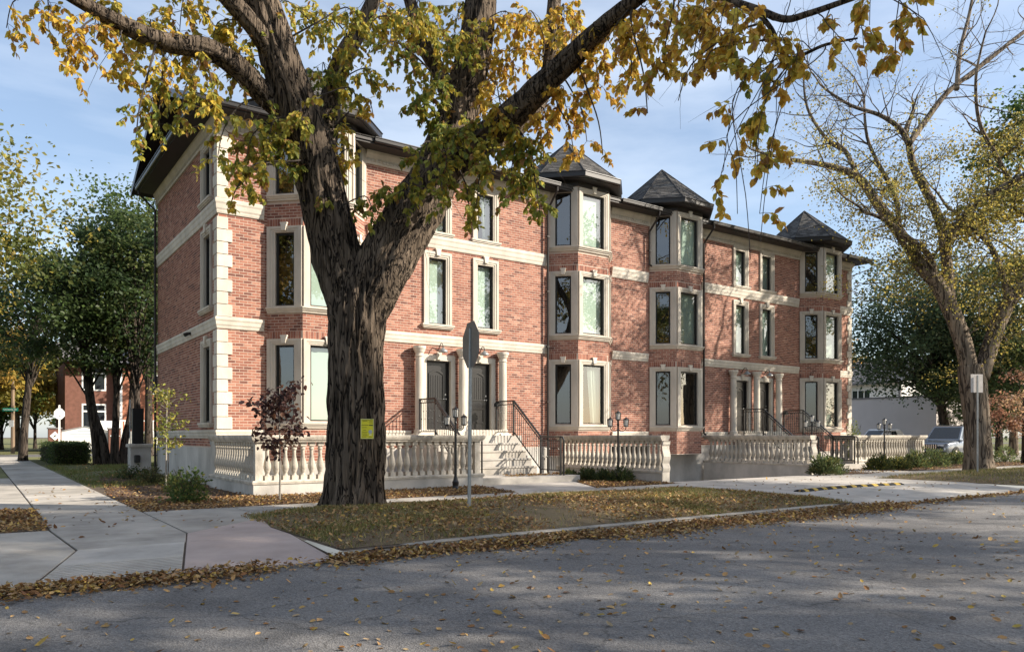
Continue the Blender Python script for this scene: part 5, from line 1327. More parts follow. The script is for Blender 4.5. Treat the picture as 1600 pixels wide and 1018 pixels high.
for k, (X, Y, h, r, cols, lab, nm, bk, tr) in enumerate([
        (-1.3, 66, 13, 5.5, YL, 'pale trunked tree with yellow leaves on the far side of the cross street', 'elm_tree', 'pale_bark', .6),
        (1.0, 72, 11, 4.0, YL, 'yellow tree behind the green street name sign', 'elm_tree', 'pale_bark', .35),
        (3.0, 80, 10, 3.6, [(.38, .30, .07), (.24, .24, .06), (.2, .2, .05)], 'pale yellow tree left of the far brick house', 'ash_tree', 'pale_bark', .3),
        (11.0, 88, 16, 5.5, DG, 'dark tall tree behind the far brick house', 'maple_tree', 'dark_bark', .35),
        (-2.5, 79, 7.5, 3.4, YL, 'low yellow tree at the end of the side walk', 'ash_tree', 'pale_bark', .2),
        (2.0, 86, 8.5, 3.8, MG, 'low green tree in the gap beside the street name pole', 'maple_tree', 'dark_bark', .2),
        (5.0, 92, 9.0, 4.0, YL + MG, 'mixed green and yellow tree just left of the far brick house', 'maple_tree', 'dark_bark', .2),
        (18.5, 70, 14, 5.0, MG, 'green tree past the white parked van', 'maple_tree', 'dark_bark', .3)]):
    blob_tree(nm, lab, (X, Y, 0), h, (r, r, h * .36), h * (.32 if h > 9.5 else .14), tr, 45, 80, .3, cols[:3], (4, 3, 2), bk)
for k in range(9):
    X = -35 + k * 13 + RNG.uniform(-3, 3); Y = 128 + RNG.uniform(-10, 14)
    blob_tree('distant_tree', 'far-off autumn tree on the horizon beyond the cross street', (X, Y, 0), RNG.uniform(11, 16), (6, 6, 5.5), 4, .35, 26, 60, .6, MG + YL, (2, 3, 2, 1, 1, 1), group='distant trees past the cross street')
# right-hand side
blob_tree('willow_tree', 'large dark green leaning tree in front of the pale stucco garage wall', (52.5, 24.3, 0), 14.2, (6.6, 6.0, 5.8), 3.6, .36, 150, 130, .17, [(.04, .065, .03), (.055, .085, .035), (.08, .10, .04)], (4, 4, 1), lean=(-.6, .5), core=.2)
blob_tree('elm_tree', 'low dark green tree beside the parked silver SUV', (52.5, 21.2, 0), 8.0, (4.4, 3.6, 3.4), 1.6, .2, 70, 120, .15, DG, (4, 4, 1))
blob_tree('ash_tree', 'bright yellow-green tree behind the divided pale elm', (57.5, 22.3, 0), 13.0, (5.2, 5.2, 4.6), 3.8, .3, 60, 100, .2, YL + MG, (4, 4, 2, 0, 1, 2), 'pale_bark')
blob_tree('ash_tree', 'small orange-leaved tree over the roof of the pale house', (76, 47, 0), 12, (3.6, 3.6, 3.6), 4, .25, 30, 70, .3, [(.42, .21, .05), (.34, .22, .06), (.25, .2, .05)], (3, 2, 1))
blob_tree('spruce_tree', 'dark evergreen mass along the street past the tall elm', (61, 24.6, 0), 9.5, (5, 4, 4.4), 2.0, .3, 60, 90, .22, DG, (4, 3, 1))
blob_tree('maple_tree', 'small rusty-leaved street tree past the dark evergreen mass', (40.8, 15.4, 0), 4.6, (1.7, 1.7, 1.9), 1.6, .1, 22, 70, .11, [(.30, .15, .09), (.36, .22, .12), (.2, .1, .06)], (3, 2, 2))
for k in range(7):
    X = 95 + k * 11; Y = 30 + k * 7 + RNG.uniform(-3, 3)
    blob_tree('distant_tree', 'far-off tree down the main street behind the neighbouring houses', (X, Y, 0), RNG.uniform(11, 15), (6, 6, 5), 4, .35, 26, 60, .55, MG + YL, (2, 3, 2, 1, 1, 1), group='distant trees down the main street')
# street trees outside the picture whose shade falls on the road and the facade
sh_par = [(14, -8.6, 19), (25.5, -9.3, 24), (36.5, -8.4, 23), (50, -9, 21)]
pro = blob_tree('street_tree', 'tall yellowing street tree on the opposite side of the road', (*sh_par[0][:2], 0), 19, (5.2, 5.0, 6.6), 5.0, .36, 62, 260, .16, YL + MG, (3, 3, 2, 1, 2, 2), 'elm_bark', group='street trees across the road', clump=.10, core=.12)
for X, Y, h in sh_par[1:]:
    r = pro.copy(); C.objects.link(r); r.location = (X, Y, 0); r.rotation_euler = (0, 0, RNG.uniform(0, 6)); r.scale = (1, 1, h / 19)
    for ch in pro.children: c = ch.copy(); C.objects.link(c); c.parent = r
for X, Y in ((39.8, 12.3), (53, 12.6)):
    r = pro.copy(); C.objects.link(r); r.location = (X, Y, 0); r.rotation_euler = (0, 0, RNG.uniform(0, 6)); r['label'] = 'tall yellowing street tree on the building side of the road past the driveway'; r['group'] = 'street trees past the driveway'
    for ch in pro.children: c = ch.copy(); C.objects.link(c); c.parent = r
for X, Y in ((-14, 14), (-13, 27), (-16, 2), (-11, -11), (-20, -17), (-7, -19)):
    r = pro.copy(); C.objects.link(r); r.location = (X, Y, 0); r.rotation_euler = (0, 0, RNG.uniform(0, 6)); r['label'] = 'tall yellowing street tree across the side street'; r['group'] = 'street trees across the side street'
    for ch in pro.children: c = ch.copy(); C.objects.link(c); c.parent = r

# ------------------------------------------------------------------ saplings, shrubs, hedge
def sapling(label, X, Y, z0, h, r, cols, w, size, n, lean=0, stake=False):
    th = thing('sapling', label, 'tree', (X, Y, z0)); b = MB(); lv = Leaves()
    pts = [(0, 0, -.05), (.01, 0, h * .3), (lean * .3, 0, h * .55), (lean * .6, 0, h * .8), (lean, 0, h * .97)]
    b.tube(cr(pts, 3).tolist(), list(np.linspace(.024, .006, 13)), 6)
    for k in range(n):
        z = h * RNG.uniform(.34, .92); a = k * 2.4; ln_ = r * RNG.uniform(.5, 1.1) * (1 - .55 * abs(z / h - .6))
        p0 = np.array((lean * z / h, 0, z)); d = np.array((math.cos(a), math.sin(a), .55)); d /= np.linalg.norm(d)
        p1 = p0 + d * ln_; b.tube([tuple(p0), tuple((p0 + p1) / 2 + np.array((0, 0, .03))), tuple(p1)], [.007, .005, .003], 4, cap=False)
        for j in range(20):
            t = RNG.uniform(.2, 1.1); pos = p0 + d * ln_ * t + RNG.normal(0, .07, 3)
            lv.add(pos, (RNG.normal(0, .7), RNG.normal(0, .7), RNG.normal(-.6, .4)), size * RNG.uniform(.7, 1.2), np.clip(np.array(cols[RNG.choice(len(cols), p=np.array(w) / sum(w))]) * RNG.uniform(.7, 1.3), 0, 1))
    b.build('trunk', 'sapling_bark', th); tag(obj('crown', lv.mesh('crown'), 'leaf', th), kind='stuff')
    if stake: MB().tube([(.07, .05, -.2), (.07, .05, h * .45)], .012, 5).build('stake', 'twig', th)
    return th
s1 = at(437, 783, 15.55); s1.z = 0
sapling('thin sapling with dark purple leaves in front of the corner balustrade', s1.x, s1.y, 0, 2.45, .72, [(.035, .016, .018), (.06, .028, .024), (.13, .06, .035)], (4, 4, 1.5), .125, 30)
s2_ = at(259, 752, 19.9); s2_.z = 0
sapling('thin sapling with yellow-green leaves beside the end wall and its black downspout', s2_.x, s2_.y, 0, 2.65, .58, [(.30, .30, .06), (.17, .20, .04), (.40, .34, .07)], (4, 3, 3), .085, 30, .05, True)
def shrub(label, X, Y, r, h, cols, w, size, n, style='round', group=None, z0=0):
    th = thing('shrub', label, 'shrub', (X, Y, z0), 0, group); b = MB(); lv = Leaves()
    for k in range(14):
        a = RNG.uniform(0, 6.28); e = np.array((math.cos(a) * r * RNG.uniform(.2, .9), math.sin(a) * r * RNG.uniform(.2, .9), h * RNG.uniform(.5, .95)))
        b.tube([(0, 0, -.02), tuple(e * .5 + np.array((0, 0, h * .1))), tuple(e)], [.008, .006, .003], 4, cap=False)
    N = n
    v = RNG.normal(0, 1, (N, 3)); v /= np.linalg.norm(v, axis=1, keepdims=True); v[:, 2] = np.abs(v[:, 2]); rr = (RNG.random(N) ** .4)[:, None]
    lump = np.array([.82 + .3 * mnoise.noise(Vector(q) * 2.2 + Vector((X, Y, 0))) for q in v])[:, None]
    p = v * rr * lump * np.array((r, r, h)); p[:, 2] += .02
    for q, dv in zip(p, v):
        d = dv * (1.2 if style == 'spiky' else .6) + RNG.normal(0, .45, 3) + np.array((0, 0, .5 if style == 'spiky' else 0))
        lv.add(q, d, size * RNG.uniform(.6, 1.25), np.clip(np.array(cols[RNG.choice(len(cols), p=np.array(w) / sum(w))]) * RNG.uniform(.6, 1.4), 0, 1))
    b.build('stems', 'twig', th)
    nv = SIMPLE_V.copy()
    if style == 'spiky': nv = nv * np.array((.45, 1, .6), np.float32)
    tag(obj('foliage', lv.mesh('foliage', nv if style == 'spiky' else LEAF_V, SIMPLE_F if style == 'spiky' else LEAF_F), 'leaf', th), kind='stuff')
    return th
JUN = [(.05, .075, .03), (.08, .105, .035), (.13, .13, .04)]
def g0(u, y):
    t = CAM_H * 1184 / (y - 680); v = at(u, y, t); return v.x, v.y
x, y = g0(298, 786); shrub('leafy green shrub with white flecks against the end wall of the building', x, y + .25, .52, .80, MG, (4, 3, 1), .075, 900)
x, y = g0(272, 768); shrub('small yellow-green shrub at the foot of the staked sapling', x, y, .34, .55, [(.26, .26, .06), (.15, .17, .04), (.2, .16, .06)], (3, 3, 2), .06, 500)
x, y = g0(235, 756); shrub('low brownish shrub between sapling and end wall corner', x, y, .55, .55, [(.10, .11, .035), (.17, .13, .05), (.07, .09, .03)], (3, 2, 3), .06, 700)
x, y = g0(205, 748); shrub('low dark shrub under the maples behind the end wall', x, y, .6, .5, DG + [(.16, .12, .05)], (3, 3, 1, 2), .06, 700)
for u, yb, r, h in ((906, 752, .35, .32), (935, 752, .42, .38), (962, 753, .42, .36), (990, 754, .46, .44)):
    x, y = g0(u, yb); shrub('low juniper in the mulch beside the ramp balustrade', min(x, 15.6), y + .5, r, h, JUN, (4, 3, 1), .11, 900, 'spiky', 'junipers beside the ramp balustrade')
x, y = g0(1291, 742); shrub('spiky juniper at the end of the tall ramp wall', x, y, .72, .75, JUN, (3, 4, 2), .15, 1500, 'spiky')
for k, (u, yb, r, h) in enumerate(((1385, 735, .62, .62), (1412, 734, .6, .55), (1440, 731, .75, .72), (1468, 730, .85, .85), (1500, 726, .75, .7))):
    x, y = g0(u, yb); lab = ['yellow-tipped juniper below the far lamp post', 'round juniper next to the yellow-tipped one', 'broad dark juniper in front of the silver SUV', 'tall dark juniper hiding the wheel of the silver SUV', 'dark juniper close to the trunk of the divided elm'][k]
    shrub(lab, x, y + .3, r, h, JUN if k > 1 else JUN + [(.24, .22, .05)], (3, 4, 2) if k > 1 else (3, 3, 2, 4), .15, 1300, 'spiky')
x, y = g0(1570, 722); shrub('loose green shrub past the trunk of the divided elm', x, y, 1.0, .9, JUN + MG, (2, 2, 1, 2, 1, 1), .12, 1200, 'spiky')
v = at(1335, 672, 36); shrub('upright pale green shrub at the far corner of the brick building', v.x, v.y, .55, 2.3, [(.20, .24, .08), (.13, .16, .05)], (1, 1), .1, 1100)
v = at(1358, 672, 38); shrub('wispy thin shrub between the brick building and the stucco wall', v.x, v.y, .8, 1.6, [(.17, .15, .06), (.2, .18, .08)], (1, 1), .09, 320)
v = at(90, 690, 60); shrub('bright yellow shrub beside the white wheelchair ramp', 11.2, 67, 1.2, 1.7, [(.40, .36, .06), (.28, .28, .05)], (1, 1), .18, 700)
# clipped hedge
hg = thing('hedge', 'dark clipped box-shaped hedge beside the side walk', 'hedge', (3.5, 44.6, 0)); hb = MB().box(-.55, .75, -4.4, 4.4, 0, .88); hb.build('branches', 'dark_bark', hg)
lv = Leaves()
for k in range(9000):
    f = RNG.integers(0, 5); x, y, z = RNG.uniform(-.62, .82), RNG.uniform(-4.5, 4.5), RNG.uniform(.02, .98)
    if f == 0: x = -.6
    elif f == 1: x = .8
    elif f == 2: y = -4.48
    else: z = .95
    if RNG.random() < .5: y = -4.5 + abs(y + 4.5) * .35
    lv.add((x + RNG.normal(0, .05), y + RNG.normal(0, .05), z + RNG.normal(0, .045)), RNG.normal(0, 1, 3), .085 * RNG.uniform(.6, 1.2), np.clip(np.array(DG[RNG.integers(0, 3)]) * RNG.uniform(.6, 1.5), 0, 1))
tag(obj('foliage', lv.mesh('foliage', SIMPLE_V, SIMPLE_F), 'leaf', hg), kind='stuff')
# ------------------------------------------------------------------ vehicles
def paint(name, col, metallic=.5, rough=.25):
    m = mat(name, col, rough, metallic=metallic, spec=.5); b = m.node_tree.nodes['Principled BSDF']; b.inputs['Coat Weight'].default_value = .7; b.inputs['Coat Roughness'].default_value = .05
paint('paint_silver', (.20, .225, .26)); paint('paint_white', (.72, .73, .74), 0, .3); mat('car_glass', (.02, .025, .03), .05, spec=.8); mat('tyre', (.015, .015, .015), .85); mat('trim_black', (.01, .01, .01), .5)
mat('tail_red', (.45, .02, .02), .25); mat('head_lamp', (.7, .72, .75), .15, spec=.8); mat('chrome', (.7, .7, .72), .12, metallic=1)
def car(name, label, loc, rz, Lc, Wc, Hc, body, hood=.62, suv=True, group=None):
    """x forward"""
    th = thing(name, label, 'car', loc, rz, group); hw = Wc / 2; belt = Hc * .60; hz = Hc * .58
    S = [(-Lc / 2, .42, belt * .93, .86), (-Lc / 2 + .06, .34, belt, .93), (-Lc * .36, .27, belt + .02, 1), (-Lc * .1, .25, belt, 1), (Lc * .12, .25, belt - .01, 1), (Lc * .20, .25, hz - .0, 1), (Lc * .34, .27, hz - .04, .99), (Lc * .45, .28, hz - .10, .95), (Lc / 2 - .05, .30, hz - .18, .88), (Lc / 2, .36, hz - .32, .80)]
    b = MB(); m = None
    for xs, zb, zt, ws in S:
        w_ = hw * ws; sec = [(0, zb), (w_ * .86, zb), (w_ * .96, zb + .10), (w_, zb + (zt - zb) * .45), (w_ * .985, zt - .16), (w_ * .95, zt - .06), (w_ * .86, zt - .01), (w_ * .4, zt + .015), (0, zt + .02)]
        full = [(-y_, z_) for y_, z_ in sec[::-1]][:-1] + sec[:-1] + [sec[-1]]
        full = [(y_, z_) for y_, z_ in sec] + [(-y_, z_) for y_, z_ in sec[-2:0:-1]]
        m = len(full); b.v += [(xs, y_, z_) for y_, z_ in full]
    for i in range(len(S) - 1):
        for k in range(m): l = (k + 1) % m; b.f.append((i * m + k, i * m + l, (i + 1) * m + l, (i + 1) * m + k))
    b.f.append(tuple(range(m))); b.f.append(tuple((len(S) - 1) * m + k for k in reversed(range(m))))
    bd = b.build('body', body, th, smooth=True)
    # cabin
    xr0, xr1 = (-Lc * .46, -Lc * .40) if suv else (-Lc * .40, -Lc * .27); xf0, xf1 = Lc * .20, Lc * .06
    rw = hw * .78; bw = hw * .93; zr = Hc; cb = MB(); sec = []
    def ring_(z, f):
        a, c = xr0 + (xr1 - xr0) * f, xf0 + (xf1 - xf0) * f; w_ = bw + (rw - bw) * f
        return [(a, -w_, z), (c, -w_, z), (c, w_, z), (a, w_, z)]
    zb0 = belt - .03; vs = ring_(zb0, 0) + ring_(zr - .06, 1) + [(x_ * .94, y_ * .9, zr) for x_, y_, z_ in ring_(zr, 1)]
    cb.add(vs, [(k, (k + 1) % 4, 4 + (k + 1) % 4, 4 + k) for k in range(4)] + [(4 + k, 4 + (k + 1) % 4, 8 + (k + 1) % 4, 8 + k) for k in range(4)] + [(8, 9, 10, 11)])
    cn = cb.build('cabin', body, th)
    def pane(nm, s0, s1, f0, f1, side):
        """panel on a cabin side between fractions"""
        def pt(s, f):
            z = zb0 + (zr - .06 - zb0) * f; r = ring_(z, f)
            if side in (1, -1): a, c = (r[0], r[1]) if side < 0 else (r[3], r[2])
            elif side == 2: a, c = r[1], r[2]
            else: a, c = r[0], r[3]
            return Vector(a) + (Vector(c) - Vector(a)) * s
        q = [pt(s0, f0), pt(s1, f0), pt(s1, f1), pt(s0, f1)]; n_ = (q[1] - q[0]).cross(q[3] - q[0]).normalized(); cc = Vector((0, 0, (zr + zb0) / 2))
        if n_.dot(sum(q, Vector()) / 4 - cc) < 0: n_ = -n_
        MB().add([p + n_ * .006 for p in q], [(0, 1, 2, 3)]).build(nm, 'car_glass', cn)
    pane('windscreen', .05, .95, .10, .93, 2); pane('rear_window', .08, .92, .15, .9, 3)
    for sd in (-1, 1):
        pane('side_window', .62, .93, .12, .88, sd); pane('side_window', .33, .60, .12, .88, sd)
        if suv: pane('side_window', .08, .30, .16, .86, sd)
        MB().cbox(Lc * .12, Lc * .19, sd * (hw + .13) - .06, sd * (hw + .13) + .06, belt - .02, belt + .13, .03).build('wing_mirror', body, th)
        MB().box(-Lc * .30, Lc * .30, sd * hw - .012, sd * hw + .012, .28, .42).build('sill_trim', 'trim_black', th)
        for xd in (Lc * .02, -Lc * .16): MB().box(xd, xd + .16, sd * (hw + .004) - .012, sd * (hw + .004) + .012, belt - .16, belt - .13).build('door_handle', 'chrome', th)
        for xw in (-Lc * .29, Lc * .31):
            wl = MB(); R_ = .36; wl.lathe([(R_ * .6, -.11), (R_ * .96, -.11), (R_, -.07), (R_, .07), (R_ * .96, .11), (R_ * .6, .11)], 0, 0, 22)
            wh = wl.build('wheel', 'tyre', th, loc=(xw, sd * (hw - .10), R_)); wh.rotation_euler = (R(90), 0, 0)
            MB().lathe([(R_ * .62, -.10), (R_ * .58, -.112 if sd > 0 else .112), (.1, -.115 if sd > 0 else .115), (.04, -.125 if sd > 0 else .125)], 0, 0, 10).build('rim', 'chrome', wh)
            MB().lathe([(R_ * 1.13, -.02), (R_ * 1.13, .02)], 0, 0, 20).build('wheel_arch', 'trim_black', th, loc=(xw, sd * (hw - .012), R_)).rotation_euler = (R(90), 0, 0)
        MB().cbox(Lc / 2 - .16, Lc / 2 - .015, sd * hw * .62 - .2, sd * hw * .62 + .16, hz - .36, hz - .22, .03).build('headlight', 'head_lamp', th)
        MB().cbox(-Lc / 2 - .012, -Lc / 2 + .1, sd * hw * .74 - .12, sd * hw * .74 + .1, belt * .62, belt * .95, .02).build('tail_light', 'tail_red', th)
        if suv: MB().tube([(-Lc * .36, sd * rw * .85, zr + .0), (-Lc * .33, sd * rw * .85, zr + .06), (Lc * .0, sd * rw * .85, zr + .05), (Lc * .03, sd * rw * .85, zr - .01)], .016, 5).build('roof_rail', 'chrome', th)
    gr = MB().cbox(Lc / 2 - .06, Lc / 2 + .008, -hw * .42, hw * .42, hz - .46, hz - .2, .012).build('grille', 'trim_black', th)
    for k in range(7): MB().cbox(Lc / 2 + .0, Lc / 2 + .02, -hw * .38 + k * hw * .76 / 6.4, -hw * .38 + k * hw * .76 / 6.4 + .055, hz - .45, hz - .21, .006).build('grille_slot', 'chrome', gr)
    MB().cbox(Lc / 2 - .10, Lc / 2 + .03, -hw * .86, hw * .86, .34, .52, .03).build('bumper', 'trim_black', th)
    MB().cbox(-Lc / 2 - .04, -Lc / 2 + .1, -hw * .86, hw * .86, .40, .60, .03).build('bumper', body, th)
    MB().box(-Lc / 2 - .012, -Lc / 2 + .0, -.26, .26, .72, .86).build('number_plate', 'white_paint', th)
    return th
car('parked_suv', 'silver SUV parked in front of the dark leaning tree, slotted grille showing', (43.4, 19.9, .01), math.pi, 4.75, 1.9, 1.88, 'paint_silver')
car('parked_car', 'white car parked by the pale stucco wall, only roof and windows above the balustrade', (53.4, 29.4, .01), math.pi * .93, 4.7, 1.85, 1.80, 'paint_white', suv=False)
car('parked_van', 'white van with red tail light parked on the grass behind the maples', (14.3, 62.3, .01), R(70), 4.8, 1.95, 2.1, 'paint_white')

# ------------------------------------------------------------------ neighbouring buildings
gw = thing('garage_building', 'low pale stucco building with a plain blank wall by the parking lot', 'building', (58, 31, 0))
MB().box(0, 9, -3.4, 5.2, 0, 4.25).build('wall', 'stucco', gw); MB().box(-.06, 9.06, -3.46, 5.26, 4.252, 4.36).build('coping', 'roof_grey', gw)
hs = thing('pale_house', 'pale sided house with grey roof rising behind the stucco wall', 'house', (72, 44.5, 0))
MB().box(0, 9, -7, 6, 0, 6.6).build('wall', 'siding', hs)
MB().add([(-.8, -7.6, 6.55), (-.8, 6.6, 6.55), (4.5, 6.6, 9.3), (4.5, -7.6, 9.3), (9.8, -7.6, 6.55), (9.8, 6.6, 6.55), (-.8, -7.6, 6.35), (-.8, 6.6, 6.35)], [(0, 3, 2, 1), (3, 4, 5, 2), (0, 1, 7, 6)]).build('roof', 'roof_grey', hs)
for y_ in (-3.0, 2.0):
    wf = MB().add([(-.02, y_ - .9, 4.6), (-.02, y_ + .9, 4.6), (-.02, y_ + .9, 5.8), (-.02, y_ - .9, 5.8)], [(0, 3, 2, 1)]).build('window', 'car_glass', hs)
    for yy in (-.95, -.32, .32, .95): MB().box(-.06, 0, y_ + yy - .04, y_ + yy + .04, 4.55, 5.85).build('frame_bar', 'white_paint', wf)
hp = at(1390, 600, 66); MB().box(-.1, .1, -.1, .1, 0, 6.6).build('corner_board', 'roof_grey', hs, loc=(-.05, -6.9, 0))
# brick house past the cross street
bh = thing('brick_house', 'brown and orange brick house with white window and wheelchair ramp beyond the hedge', 'building', (6.0, 72, 0))
MB().box(0, 4.0, 0, 9, 0, 7.4).build('wall', 'far_brick_dark', bh); MB().box(4.0, 14, -.6, 9, 0, 7.4).build('wall', 'far_brick', bh)
MB().box(3.86, 4.12, -.75, -.55, 0, 7.4).build('corner_board', 'white_paint', bh)
MB().add([(-.6, -1.4, 7.4), (14.6, -1.4, 7.4), (14.6, 4, 9.4), (-.6, 4, 9.4), (14.6, 9.6, 7.4), (-.6, 9.6, 7.4)], [(0, 1, 2, 3), (3, 2, 4, 5)]).build('roof', 'roof_grey', bh)
for z0, z1 in ((1.7, 4.0), (5.1, 7.1)):
    wf = MB().box(1.2, 3.0, -.03, .0, z0, z1).build('window', 'white_paint', bh)
    for xa_, xb_ in ((1.32, 2.04), (2.16, 2.88)):
        MB().box(xa_, xb_, -.045, -.03, z0 + .12, z0 + (z1 - z0) * .70).build('pane', 'car_glass', wf); MB().box(xa_, xb_, -.045, -.03, z0 + (z1 - z0) * .76, z1 - .12).build('pane', 'car_glass', wf)
for k in range(3):
    wf = MB().box(6.2 + k * 2.6, 7.5 + k * 2.6, -.64, -.6, 4.9, 6.6).build('window', 'white_paint', bh); MB().box(6.3 + k * 2.6, 7.4 + k * 2.6, -.66, -.64, 5.0, 6.5).build('pane', 'car_glass', wf)
rw_ = thing('wheelchair_ramp', 'white boarded ramp with slatted railing in front of the far brick house', 'ramp', (9.0, 69.5, 0))
MB().box(-1.2, 9, -.2, 1.6, 0, 1.7).build('skirt', 'siding', rw_)
for k in range(5): MB().box(-1.21, 9.01, -.24, -.202, .02 + k * .34, .33 + k * .34).build('board', 'siding', rw_)
MB().box(.4, 9, -.2, -.12, 2.52, 2.62).build('handrail', 'white_paint', rw_)
for k in range(44): MB().box(.42 + k * .195, .47 + k * .195, -.19, -.13, 1.7, 2.52).build('picket', 'white_paint', rw_)
MB().box(-1.2, .3, -.25, .3, 1.7, 2.55).build('landing_box', 'white_paint', rw_)
ms = thing('monument_sign', 'low white arched sign between two dark brick pillars with white diamond emblems', 'sign', (6.85, 66.3, 0))
for s in (-1, 1):
    pm = MB().box(s * 2.0 - .42, s * 2.0 + .42, -.3, .3, 0, 1.85).build('pillar', 'far_brick_dark', ms)
    MB().box(s * 2.0 - .48, s * 2.0 + .48, -.36, .36, 1.852, 1.95).build('pillar_cap', 'roof_grey', pm)
    e = MB().prism_y([(-.34, 0), (0, -.34), (.34, 0), (0, .34)], -.04, 0).build('emblem', 'white_paint', pm, loc=(s * 2.0, -.302, 1.32))
    MB().prism_y([(-.13, -.10), (.02, -.05), (.12, .10), (-.03, .05)], -.06, -.041).build('emblem_mark', 'ink', pm, loc=(s * 2.0, -.302, 1.32))
MB().prism_y([(-1.56, .3), (1.56, .3), (1.56, 1.62), (0, 1.98), (-1.56, 1.62)], -.1, .1).build('panel', 'siding', ms)
MB().add([(-1.7, -.14, 1.62), (0, -.14, 2.0), (1.7, -.14, 1.62), (1.7, -.14, 1.7), (0, -.14, 2.08), (-1.7, -.14, 1.7)], [(0, 1, 4, 5), (1, 2, 3, 4)]).build('arch_trim', 'galvanised', ms)
for k, (w_, z_) in enumerate(((.5, 1.66), (1.0, 1.42), (.75, 1.24))): MB().box(-w_, w_, -.108, -.1, z_, z_ + .07).build('text_line', 'badge_grey', ms)
fs = thing('road_sign', 'round-cornered back of a traffic sign on a white post beyond the hedge', 'sign', (5.05, 64.9, 0))
MB().box(-.06, .06, -.04, .04, 0, 3.6).build('post', 'white_paint', fs); MB().prism_y([(.37 * math.cos(a), 2.95 + .42 * math.sin(a)) for a in np.linspace(0, 2 * math.pi, 9)[:-1] + math.pi / 8], -.06, -.045).build('plate', 'white_paint', fs)
pp = at(20, 690, 57)
ps = thing('street_name_sign', 'green street name sign and small white notice on a brown wooden pole', 'sign', (pp.x, pp.y, 0))
MB().tube([(0, 0, -.2), (0, 0, 5.5)], [.14, .12], 8).build('pole', 'wood_pole', ps)
gp = MB().box(-.62, .45, -.19, -.17, 3.18, 3.42).build('name_plate', 'sign_green', ps, rotz=fa + R(8))
tx = obj('lettering', text_mesh('University Dr', .17), 'white_paint', gp, (-.09, -.195, 3.30)); tx.rotation_euler = (R(90), 0, 0)
MB().box(-.18, .18, -.17, -.15, 2.0, 2.5).build('notice', 'white_paint', ps, rotz=fa)
# pier with a pot bracket behind the end wall
gp_ = thing('garden_pier', 'short white rendered pier with a stone cap behind the end wall', 'pier', (X0 - .55, YB + .35, 0))
MB().box(-.3, .35, -.3, .3, 0, .95).build('shaft', 'plinth_render', gp_); MB().cbox(-.36, .41, -.36, .36, .951, 1.06, .02).build('cap', 'cast_concrete', gp_)
MB().cbox(-.2, -.02, -.48, -.31, .42, .68, .02).build('meter_box', 'black_metal', gp_)
MB().box(-.2, .15, -.1, .2, 1.06, 2.3).build('meter_cabinet', 'trim_black', gp_); MB().tube([(-.3, -.2, 1.06), (-.3, -.2, 2.6)], .02, 6).build('conduit', 'galvanised', gp_)
# overhead wire in the distance
ow = thing('overhead_wire', 'thin overhead power line above the parking lot', 'wire', (0, 0, 0))
for dz in (0, .5): MB().tube([tuple(at(1260 + 60 * k, 526 - 1.2 * k + 2 * math.sin(k) * 0, 82)) for k in range(8)], .016, 4).build('cable', 'wire', ow) if dz == 0 else None

# ------------------------------------------------------------------ grass and fallen leaves
def grass(name, n, region, hgt, cols, w, zf, dens=None):
    x0, x1, y0, y1 = region; P_ = []
    while len(P_) < n:
        X, Y = RNG.uniform(x0, x1), RNG.uniform(y0, y1)
        if dens is None or RNG.random() < dens(X, Y): P_.append((X, Y, zf(X, Y)))
    P_ = np.array(P_); d = np.stack([RNG.normal(0, .45, n), RNG.normal(0, .45, n), np.ones(n)], 1)
    tv = np.array([(-.035, 0, 0), (.035, 0, 0), (.0, 1, .22)], np.float32); tf = np.array([(0, 1, 2)], np.int32)
    V, F, T = leaf_cloud(P_, d, RNG.uniform(0, 6.28, n), RNG.uniform(*hgt, n), pick(cols, w, n, .3), tv * np.array((2.2, 1, 1), np.float32), tf)
    return tag(obj(name, raw_mesh(name, V, F, T), 'grass_blade'), kind='stuff')
GC = [(.16, .17, .04), (.27, .22, .08), (.38, .30, .13), (.10, .13, .03)]
nz2 = lambda X, Y: np.clip(.30 + 1.3 * mnoise.noise(Vector((X * .55, Y * .9, 1.7))), .14, 1)
tag(grass('grass', 38000, B1, (.03, .10), GC, (3, 4, 3, 2), lambda X, Y: turf_z(X, Y, *B1) - .005, lambda X, Y: nz2(X, Y) * (.35 + .65 * (abs(Y - 12.3) < .9 or X < 6.5 or X > 10))), 'patchy autumn grass on the boulevard beside the big forked elm', 'grass')
tag(grass('grass', 16000, (23.1, 44, CURB + .2, 12.9), (.05, .12), GC, (3, 4, 3, 2), lambda X, Y: turf_z(X, Y, *B2) - .005), 'yellowing grass on the boulevard past the driveway', 'grass')
tag(grass('grass', 15000, (2.45, 7.5, 22, 40), (.05, .13), GC[::3] + [(.22, .2, .06)], (4, 4, 2), lambda X, Y: .005, lambda X, Y: np.clip(.3 + mnoise.noise(Vector((X * .7, Y * .4, 9))), .03, 1)), 'thin shaded grass under the maples', 'grass')
LV = []; LF = []; LT = []
def add_litter(n, fn, size=(.05, .10), w=(5, 5, 3, 4, 2, 3), lift=.03):
    P_ = []
    while len(P_) < n:
        q = fn()
        if q is not None: P_.append(q)
    V, F, T = litter(P_, size, w, lift); b0 = sum(len(v) for v in LV); LV.append(V); LF.append(F + b0); LT.append(T)
